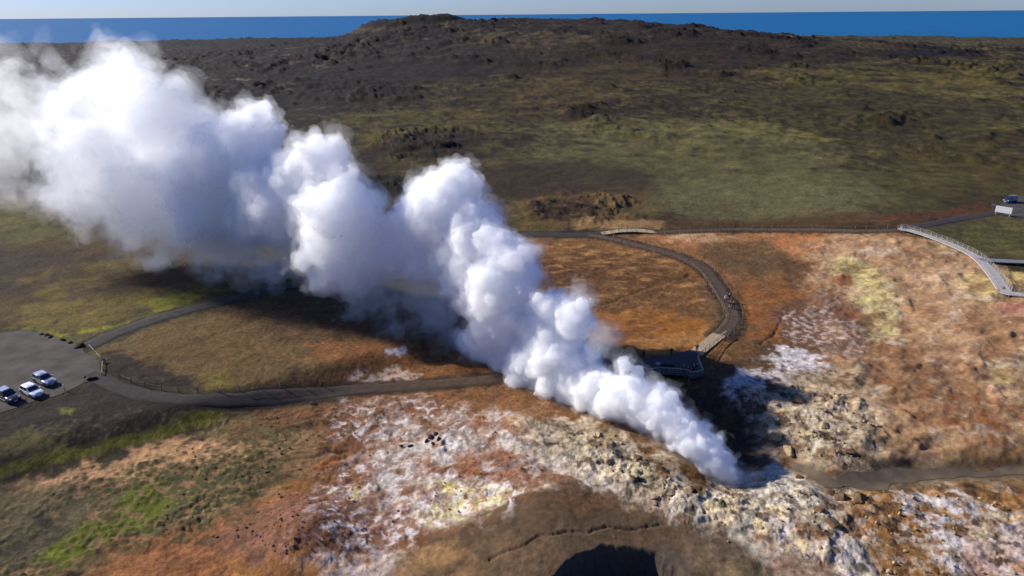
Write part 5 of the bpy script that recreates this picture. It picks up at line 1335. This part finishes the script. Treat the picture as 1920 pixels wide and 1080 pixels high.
def figure_meshes(pose):
    if pose in FIG: return FIG[pose]
    J = figure(pose)
    v, e, r = chain(J, list(J), BONES, 0.0)
    # nose, ears and five bent fingers to a hand
    def addv(p, par, rad_): v.append(p); r.append(rad_); e.append((par, len(v) - 1)); return len(v) - 1
    names = list(J)
    h0 = names.index('head0')
    addv((0, -0.118, 1.60), h0, 0.014); addv((0.088, -0.005, 1.60), h0, 0.016); addv((-0.088, -0.005, 1.60), h0, 0.016)
    for s, w, el in ((1, 'wrL', 'elL'), (-1, 'wrR', 'elR')):
        a, b = Vector(J[w]), Vector(J[el]); d = (a - b).normalized(); side = d.cross(Vector((1, 0, 0))).normalized()
        pm = addv(tuple(a + d * 0.07), names.index(w), 0.034)
        for k, ln in enumerate((0.065, 0.078, 0.072, 0.055)):
            o_ = side * (0.03 - 0.02 * k)
            q = addv(tuple(a + d * 0.105 + o_), pm, 0.009); addv(tuple(a + d * (0.105 + ln * 0.6) + o_ * 1.1 - Vector((s * 0.012, 0, 0))), q, 0.008)
        q = addv(tuple(a + d * 0.06 + side * 0.045), pm, 0.010); addv(tuple(a + d * 0.10 + side * 0.062), q, 0.009)
    body = skin_mesh("body", v, e, r, 1)
    jk = ['pelvis', 'waist', 'chest', 'shL', 'elL', 'wrL', 'shR', 'elR', 'wrR']
    J2 = dict(J)
    for w, el in (('wrL', 'elL'), ('wrR', 'elR')): J2[w] = tuple(Vector(J[w]).lerp(Vector(J[el]), 0.12))
    a, b, c = chain(J2, jk, BONES, 0.022); jacket = skin_mesh("jacket", a, b, c, 1)
    tk = ['pelvis', 'hipL', 'kneeL', 'ankL', 'hipR', 'kneeR', 'ankR']
    J3 = dict(J)
    for w, el in (('ankL', 'kneeL'), ('ankR', 'kneeR')): J3[w] = tuple(Vector(J[w]).lerp(Vector(J[el]), 0.1))
    J3['pelvis'] = (0, 0, 0.93)
    a, b, c = chain(J3, tk, BONES, 0.016); trousers = skin_mesh("trousers", a, b, c, 1)
    shoes = [skin_mesh("shoe", [J['ank' + s], J['toe' + s]], [(0, 1)], [0.052, 0.046], 1) for s in 'LR']
    hair = skin_mesh("hair", [(0, 0.03, 1.58), (0, 0.025, 1.66), (0, -0.03, 1.715)], [(0, 1), (1, 2)], [0.074, 0.09, 0.072], 1)
    FIG[pose] = (body, jacket, trousers, shoes, hair); return FIG[pose]
M_SKIN = material("skin", srgb(190, 140, 112), 0.6, 0, 0.4)
_mats = {}
def cloth(rgb):
    if rgb not in _mats: _mats[rgb] = material("cloth_%d_%d_%d" % rgb, srgb(*rgb), 0.9, 0, 0.2, 0.15, 8)
    return _mats[rgb]
def person(pos, pose, yaw, label, jacket, trousers, hair, scale=1.0, group=None):
    body, jk, tr, sh, hr = figure_meshes(pose)
    e = empty("person", pos, yaw); e.scale = (scale,) * 3; tag(e, label, "person", group)
    for nm, me, mat in [("body", body, M_SKIN), ("jacket", jk, cloth(jacket)), ("trousers", tr, cloth(trousers)), ("hair", hr, cloth(hair))] + [("shoe", q, cloth((30, 28, 28))) for q in sh]:
        link_mesh(nm, me.copy(), mat, e)
    return e
def dk(px, py): q = flat(px, py, zb); return (float(q[0]), float(q[1]), zb)
def gp(px, py):
    q = UZ(px, py, 0.06); return (q[0], q[1], H1(q[0], q[1]) + 0.06)
BLK = (26, 26, 30)
person(gp(1143, 664), 'stand', 2.6, "person in a blue jacket at the steam edge behind the platform", (70, 100, 140), (30, 32, 40), (40, 30, 24))
person(dk(1206, 670), 'phone', 0.5, "person in black holding something up, nearest the steam on the platform", BLK, BLK, (30, 24, 20))
person(dk(1258.5, 668), 'stand', 2.9, "person in dark blue standing alone at the back edge of the deck", (30, 36, 52), (40, 52, 78), (34, 26, 22), 1.04)
person(dk(1306, 659.5), 'stand', -0.5, "person in a long dark coat at the foot of the pale ramp", (24, 24, 30), (28, 28, 32), (30, 24, 20), 1.03)
person(dk(1281, 700), 'lean', 0.2, "person with pale hair and dark jacket at the front railing", (36, 36, 42), (40, 40, 46), (170, 160, 150))
person(dk(1289.5, 699), 'lean', 0.1, "small person in a bright red jacket at the front railing", (190, 16, 20), (40, 36, 44), (60, 30, 24), 0.78)
person(dk(1300, 699), 'lean', -0.2, "person with a light hat and dark coat near the railing corner", (30, 30, 36), (34, 32, 36), (150, 132, 120), 1.02)
person(dk(1305.5, 695), 'stand', 1.2, "person in dark grey behind the one with the light hat", (52, 54, 62), (36, 36, 42), (40, 34, 30), 0.93)
person(gp(1359.5, 567.5), 'walk', 0.3, "walker in a white shirt and dark trousers on the track", (225, 225, 230), (34, 32, 36), (210, 205, 200))
person(gp(1366, 565), 'walk', 0.2, "tall walker in black with a white cap beside the white shirt", BLK, BLK, (220, 214, 208), 1.05)
person(gp(1368, 578.5), 'walk', 0.4, "walker in a dark top and pale trousers lower on the track", (30, 30, 34), (150, 148, 152), (200, 196, 190))
person(gp(1374.5, 579.5), 'walk', 0.3, "walker all in black at the outer edge of the track", BLK, (22, 22, 26), (190, 180, 170), 1.02)
for me in [q for f in FIG.values() for q in (f[0], f[1], f[2], f[4], *f[3])]: 
    if me.users == 0: bpy.data.meshes.remove(me)

# ---- cars
M_GLASS = material("car_glass", (0.012, 0.015, 0.02), 0.08, 0, 0.8)
M_TYRE = material("tyre", (0.018, 0.018, 0.018), 0.85, 0, 0.2)
M_RIM = material("rim", (0.45, 0.46, 0.48), 0.3, 0.8, 0.5)
M_TRIM = material("black_trim", (0.02, 0.02, 0.022), 0.5, 0, 0.4)
M_LAMP = material("headlamp", (0.75, 0.78, 0.8), 0.1, 0.2, 0.8)
M_TAIL = material("tail_lamp", (0.35, 0.01, 0.01), 0.25, 0, 0.6)
M_PLATE = material("number_plate", (0.7, 0.7, 0.68), 0.5)
def paint_mat(name, c, metal=0.3):
    m = material(name, c, 0.28, metal, 0.6); m.node_tree.nodes["Principled BSDF"].inputs["Coat Weight"].default_value = 0.8; return m
def loft(rings):
    n = len(rings[0]); v = [q for R in rings for q in R]; f = []
    for i in range(len(rings) - 1):
        for k in range(n): f.append((i * n + k, i * n + (k + 1) % n, (i + 1) * n + (k + 1) % n, (i + 1) * n + k))
    f += [tuple(range(n))[::-1], tuple((len(rings) - 1) * n + k for k in range(n))]
    return v, f
def lathe_x(prof, n=24):
    v = []; f = []
    for i in range(n):
        a = 2 * PI * i / n
        for x, r in prof: v.append((r * math.cos(a), x, r * math.sin(a)))
    k = len(prof)
    for i in range(n):
        for j in range(k - 1): f.append((i * k + j, i * k + j + 1, ((i + 1) % n) * k + j + 1, ((i + 1) % n) * k + j))
    return v, f
def car(pos, yaw, L, W, Hh, belt, hood, kind, mat, label, sheen_mat=None):
    """front towards +X"""
    e = empty("parked_car", pos, yaw); tag(e, label, "car")
    rw = 0.34; zb0 = 0.24
    xs = [-0.5, -0.49, -0.46, -0.40, -0.30, -0.10, 0.08, 0.16, 0.22, 0.34, 0.42, 0.46, 0.49, 0.5]
    tail_top = belt if kind != 'sedan' else belt - 0.03
    top = [belt - 0.28, belt - 0.12, tail_top - 0.03, belt, belt, belt, belt, belt - 0.01, hood + 0.05, hood + 0.02, hood - 0.03, hood - 0.08, hood - 0.18, hood - 0.30]
    wid = [0.78, 0.86, 0.93, 0.98, 1, 1, 1, 1, 1, 0.99, 0.95, 0.91, 0.84, 0.74]
    rings = []
    for x, t, w in zip(xs, top, wid):
        R = []; zc, zh, hw = (zb0 + t) / 2, (t - zb0) / 2, W / 2 * w
        for k in range(28):
            a = 2 * PI * k / 28; c, s = math.cos(a), math.sin(a); n = 0.36
            y = math.copysign(abs(c) ** n, c) * hw; z = math.copysign(abs(s) ** n, s) * zh
            if z > 0: y *= 1 - 0.05 * (z / zh)
            R.append((x * L, -y, zc + z))
        rings.append(R)
    v, f = loft(rings); m = MB(); m.add(v, f)
    # cabin: belt outline to roof outline
    xr0, xr1 = {'suv': (-0.485, -0.40), 'hatch': (-0.48, -0.36), 'van': (-0.49, -0.45)}[kind]
    xf0, xf1 = {'suv': (0.22, 0.05), 'hatch': (0.25, 0.06), 'van': (0.30, 0.16)}[kind]
    yb, yt = W / 2 * 0.955, W / 2 * 0.76
    def ring(t, grow=0.0):
        x0 = (xr0 + (xr1 - xr0) * t) * L - grow; x1 = (xf0 + (xf1 - xf0) * t) * L + grow; y = yb + (yt - yb) * t + grow; z = belt - 0.03 + (Hh - belt - 0.03) * t
        return x0, x1, y, z
    rg = []
    for t in (0, 0.3, 0.7, 0.93, 1.0, 1.06):
        x0, x1, y, z = ring(min(t, 1.0)); k = 0.0 if t <= 1 else 0.14
        if t > 1: z = Hh; x0 += k; x1 -= k; y -= k
        c = 0.10; rg.append([(x0 + c, -y, z), (x1 - c, -y, z), (x1, -y + c, z), (x1 + 0.02, 0, z), (x1, y - c, z), (x1 - c, y, z), (x0 + c, y, z), (x0, y - c, z), (x0 - 0.02, 0, z), (x0, -y + c, z)])
    v, f = loft(rg); m.add(v, f)
    body = m.build("body", mat, e, True)
    if hasattr(body.data, 'set_sharp_from_angle'): body.data.set_sharp_from_angle(angle=math.radians(40))
    def pane(name, pts, off):
        mm = MB(); q = [Vector(p) for p in pts]; nrm = (q[1] - q[0]).cross(q[2] - q[0]).normalized()
        if nrm.dot(Vector(off)) < 0: nrm = -nrm
        mm.add([p + nrm * 0.012 for p in q] + [p - nrm * 0.03 for p in q], [(0, 1, 2, 3), (7, 6, 5, 4), (0, 4, 5, 1), (1, 5, 6, 2), (2, 6, 7, 3), (3, 7, 4, 0)])
        o = mm.build(name, M_GLASS, e)
        bmx = bmesh.new(); bmx.from_mesh(o.data); bmesh.ops.recalc_face_normals(bmx, faces=bmx.faces); bmx.to_mesh(o.data); bmx.free(); return o
    lo_, hi_ = 0.12, 0.90
    a0, a1, ay, az = ring(lo_); b0_, b1__, by, bz = ring(hi_)
    pane("windscreen", [(a1 + 0.015, -ay + 0.1, az), (a1 + 0.015, ay - 0.1, az), (b1__ + 0.015, by - 0.08, bz), (b1__ + 0.015, -by + 0.08, bz)], (1, 0, 0.3))
    pane("rear_window", [(a0 - 0.015, -ay + 0.12, az + 0.08), (a0 - 0.015, ay - 0.12, az + 0.08), (b0_ - 0.015, by - 0.1, bz), (b0_ - 0.015, -by + 0.1, bz)], (-1, 0, 0.3))
    for s in (1, -1):
        xa0, xa1, xb0, xb1 = a0 + 0.22, a1 - 0.28, b0_ + 0.2, b1__ - 0.12
        for u, w_ in ((0.0, 0.46), (0.51, 1.0)):
            pane("side_window", [(xa0 + (xa1 - xa0) * u, s * ay, az), (xa0 + (xa1 - xa0) * w_, s * ay, az), (xb0 + (xb1 - xb0) * w_, s * by, bz), (xb0 + (xb1 - xb0) * u, s * by, bz)], (0, s, 0.2))
        # wheels, arches, lamps, mirrors
        for wx in (-0.30, 0.31):
            mm = MB(); v, f = lathe_x([(-0.10, 0.24), (-0.11, 0.31), (-0.08, rw), (0.08, rw), (0.11, 0.31), (0.10, 0.24)]); mm.add(v, f)
            wh = empty("wheel", (wx * L, s * (W / 2 - 0.10), rw)); wh.parent = e
            mm.build("tyre", M_TYRE, wh, True)
            mm = MB(); v, f = lathe_x([(0.075 * s, 0.0), (0.09 * s, 0.08), (0.085 * s, 0.235), (0.0, 0.238)]); mm.add(v, f); mm.build("rim", M_RIM, wh, True)
            mm = MB(); pts = [(wx * L + 0.43 * math.cos(a), s * (W / 2 + 0.004), rw + 0.43 * math.sin(a)) for a in np.linspace(-0.25, PI + 0.25, 16)]
            mm.tube(pts, 0.035, 5); mm.build("wheel_arch", M_TRIM, e)
        mm = MB(); mm.box((0.468 * L, s * W * 0.33, hood - 0.17), (0.16, 0.34, 0.14)); mm.build("headlight", M_LAMP, e)
        mm = MB(); mm.box((-0.487 * L, s * W * 0.39, belt - 0.12), (0.10, 0.16, 0.30)); mm.build("tail_light", M_TAIL, e)
        mm = MB(); mm.box((xf0 * L - 0.45, s * (W / 2 + 0.09), belt + 0.08), (0.14, 0.2, 0.14)); mm.build("mirror", mat, e)
        mm = MB(); mm.box((0, s * (W / 2 - 0.005), 0.33), (L * 0.42, 0.05, 0.14)); mm.build("sill", M_TRIM, e)
        if kind == 'suv': mm = MB(); mm.tube([(b0_ + 0.3, s * (by - 0.04), Hh + 0.04), (b1__ - 0.3, s * (by - 0.04), Hh + 0.04)], 0.025, 5); mm.build("roof_rail", M_TRIM, e)
    mm = MB(); mm.box((0.492 * L, 0, 0.42), (0.12, W * 0.72, 0.22)); mm.build("bumper", M_TRIM, e)
    mm = MB(); mm.box((-0.492 * L, 0, 0.42), (0.12, W * 0.72, 0.22)); mm.build("bumper", M_TRIM, e)
    mm = MB(); mm.box((0.508 * L, 0, 0.44), (0.11, 0.5, 0.11)); mm.build("number_plate", M_PLATE, e)
    mm = MB(); mm.box((0.482 * L, 0, hood - 0.2), (0.08, W * 0.38, 0.12)); mm.build("grille", M_TRIM, e)
    if sheen_mat is not None:  # paler panel: the reflection on a dark roof, put in as colour
        mm = MB(); mm.box(((xr1 + xf1) / 2 * L, 0, Hh + 0.012), ((xf1 - xr1) * L - 0.5, yt * 2 - 0.45, 0.03)); mm.build("sheen_panel", sheen_mat, e)
    return e
yaw0 = math.radians(-31)
def lotp(px, py): q = UZ(px, py, 0.06); return (q[0], q[1], q[2])
car(lotp(61, 738), yaw0, 4.7, 1.88, 1.55, 0.95, 0.90, 'hatch', paint_mat("white_paint", (0.72, 0.73, 0.75), 0.0), "white hatchback parked between the other two cars on the gravel lot")
car(lotp(85, 717), yaw0, 4.75, 1.9, 1.68, 1.02, 1.0, 'suv', paint_mat("silver_paint", (0.26, 0.30, 0.36), 0.55), "silver grey off-road car parked beyond the white hatchback")
car(lotp(17, 748), yaw0, 4.8, 1.94, 1.76, 1.05, 1.03, 'suv', paint_mat("black_paint", (0.03, 0.033, 0.04), 0.4), "black off-road car with a painted sheen on its roof at the edge of the gravel lot", paint_mat("roof_sheen", (0.35, 0.38, 0.42), 0.5))
q = UZ(1893, 379, 0.06)
car((q[0], q[1], q[2]), math.radians(207), 4.9, 1.95, 1.95, 1.08, 1.06, 'van', paint_mat("blue_paint", (0.025, 0.06, 0.13), 0.4), "dark blue van parked on the small lot behind the white board")
print("people and cars", round(time.time() - T0, 1), "s")
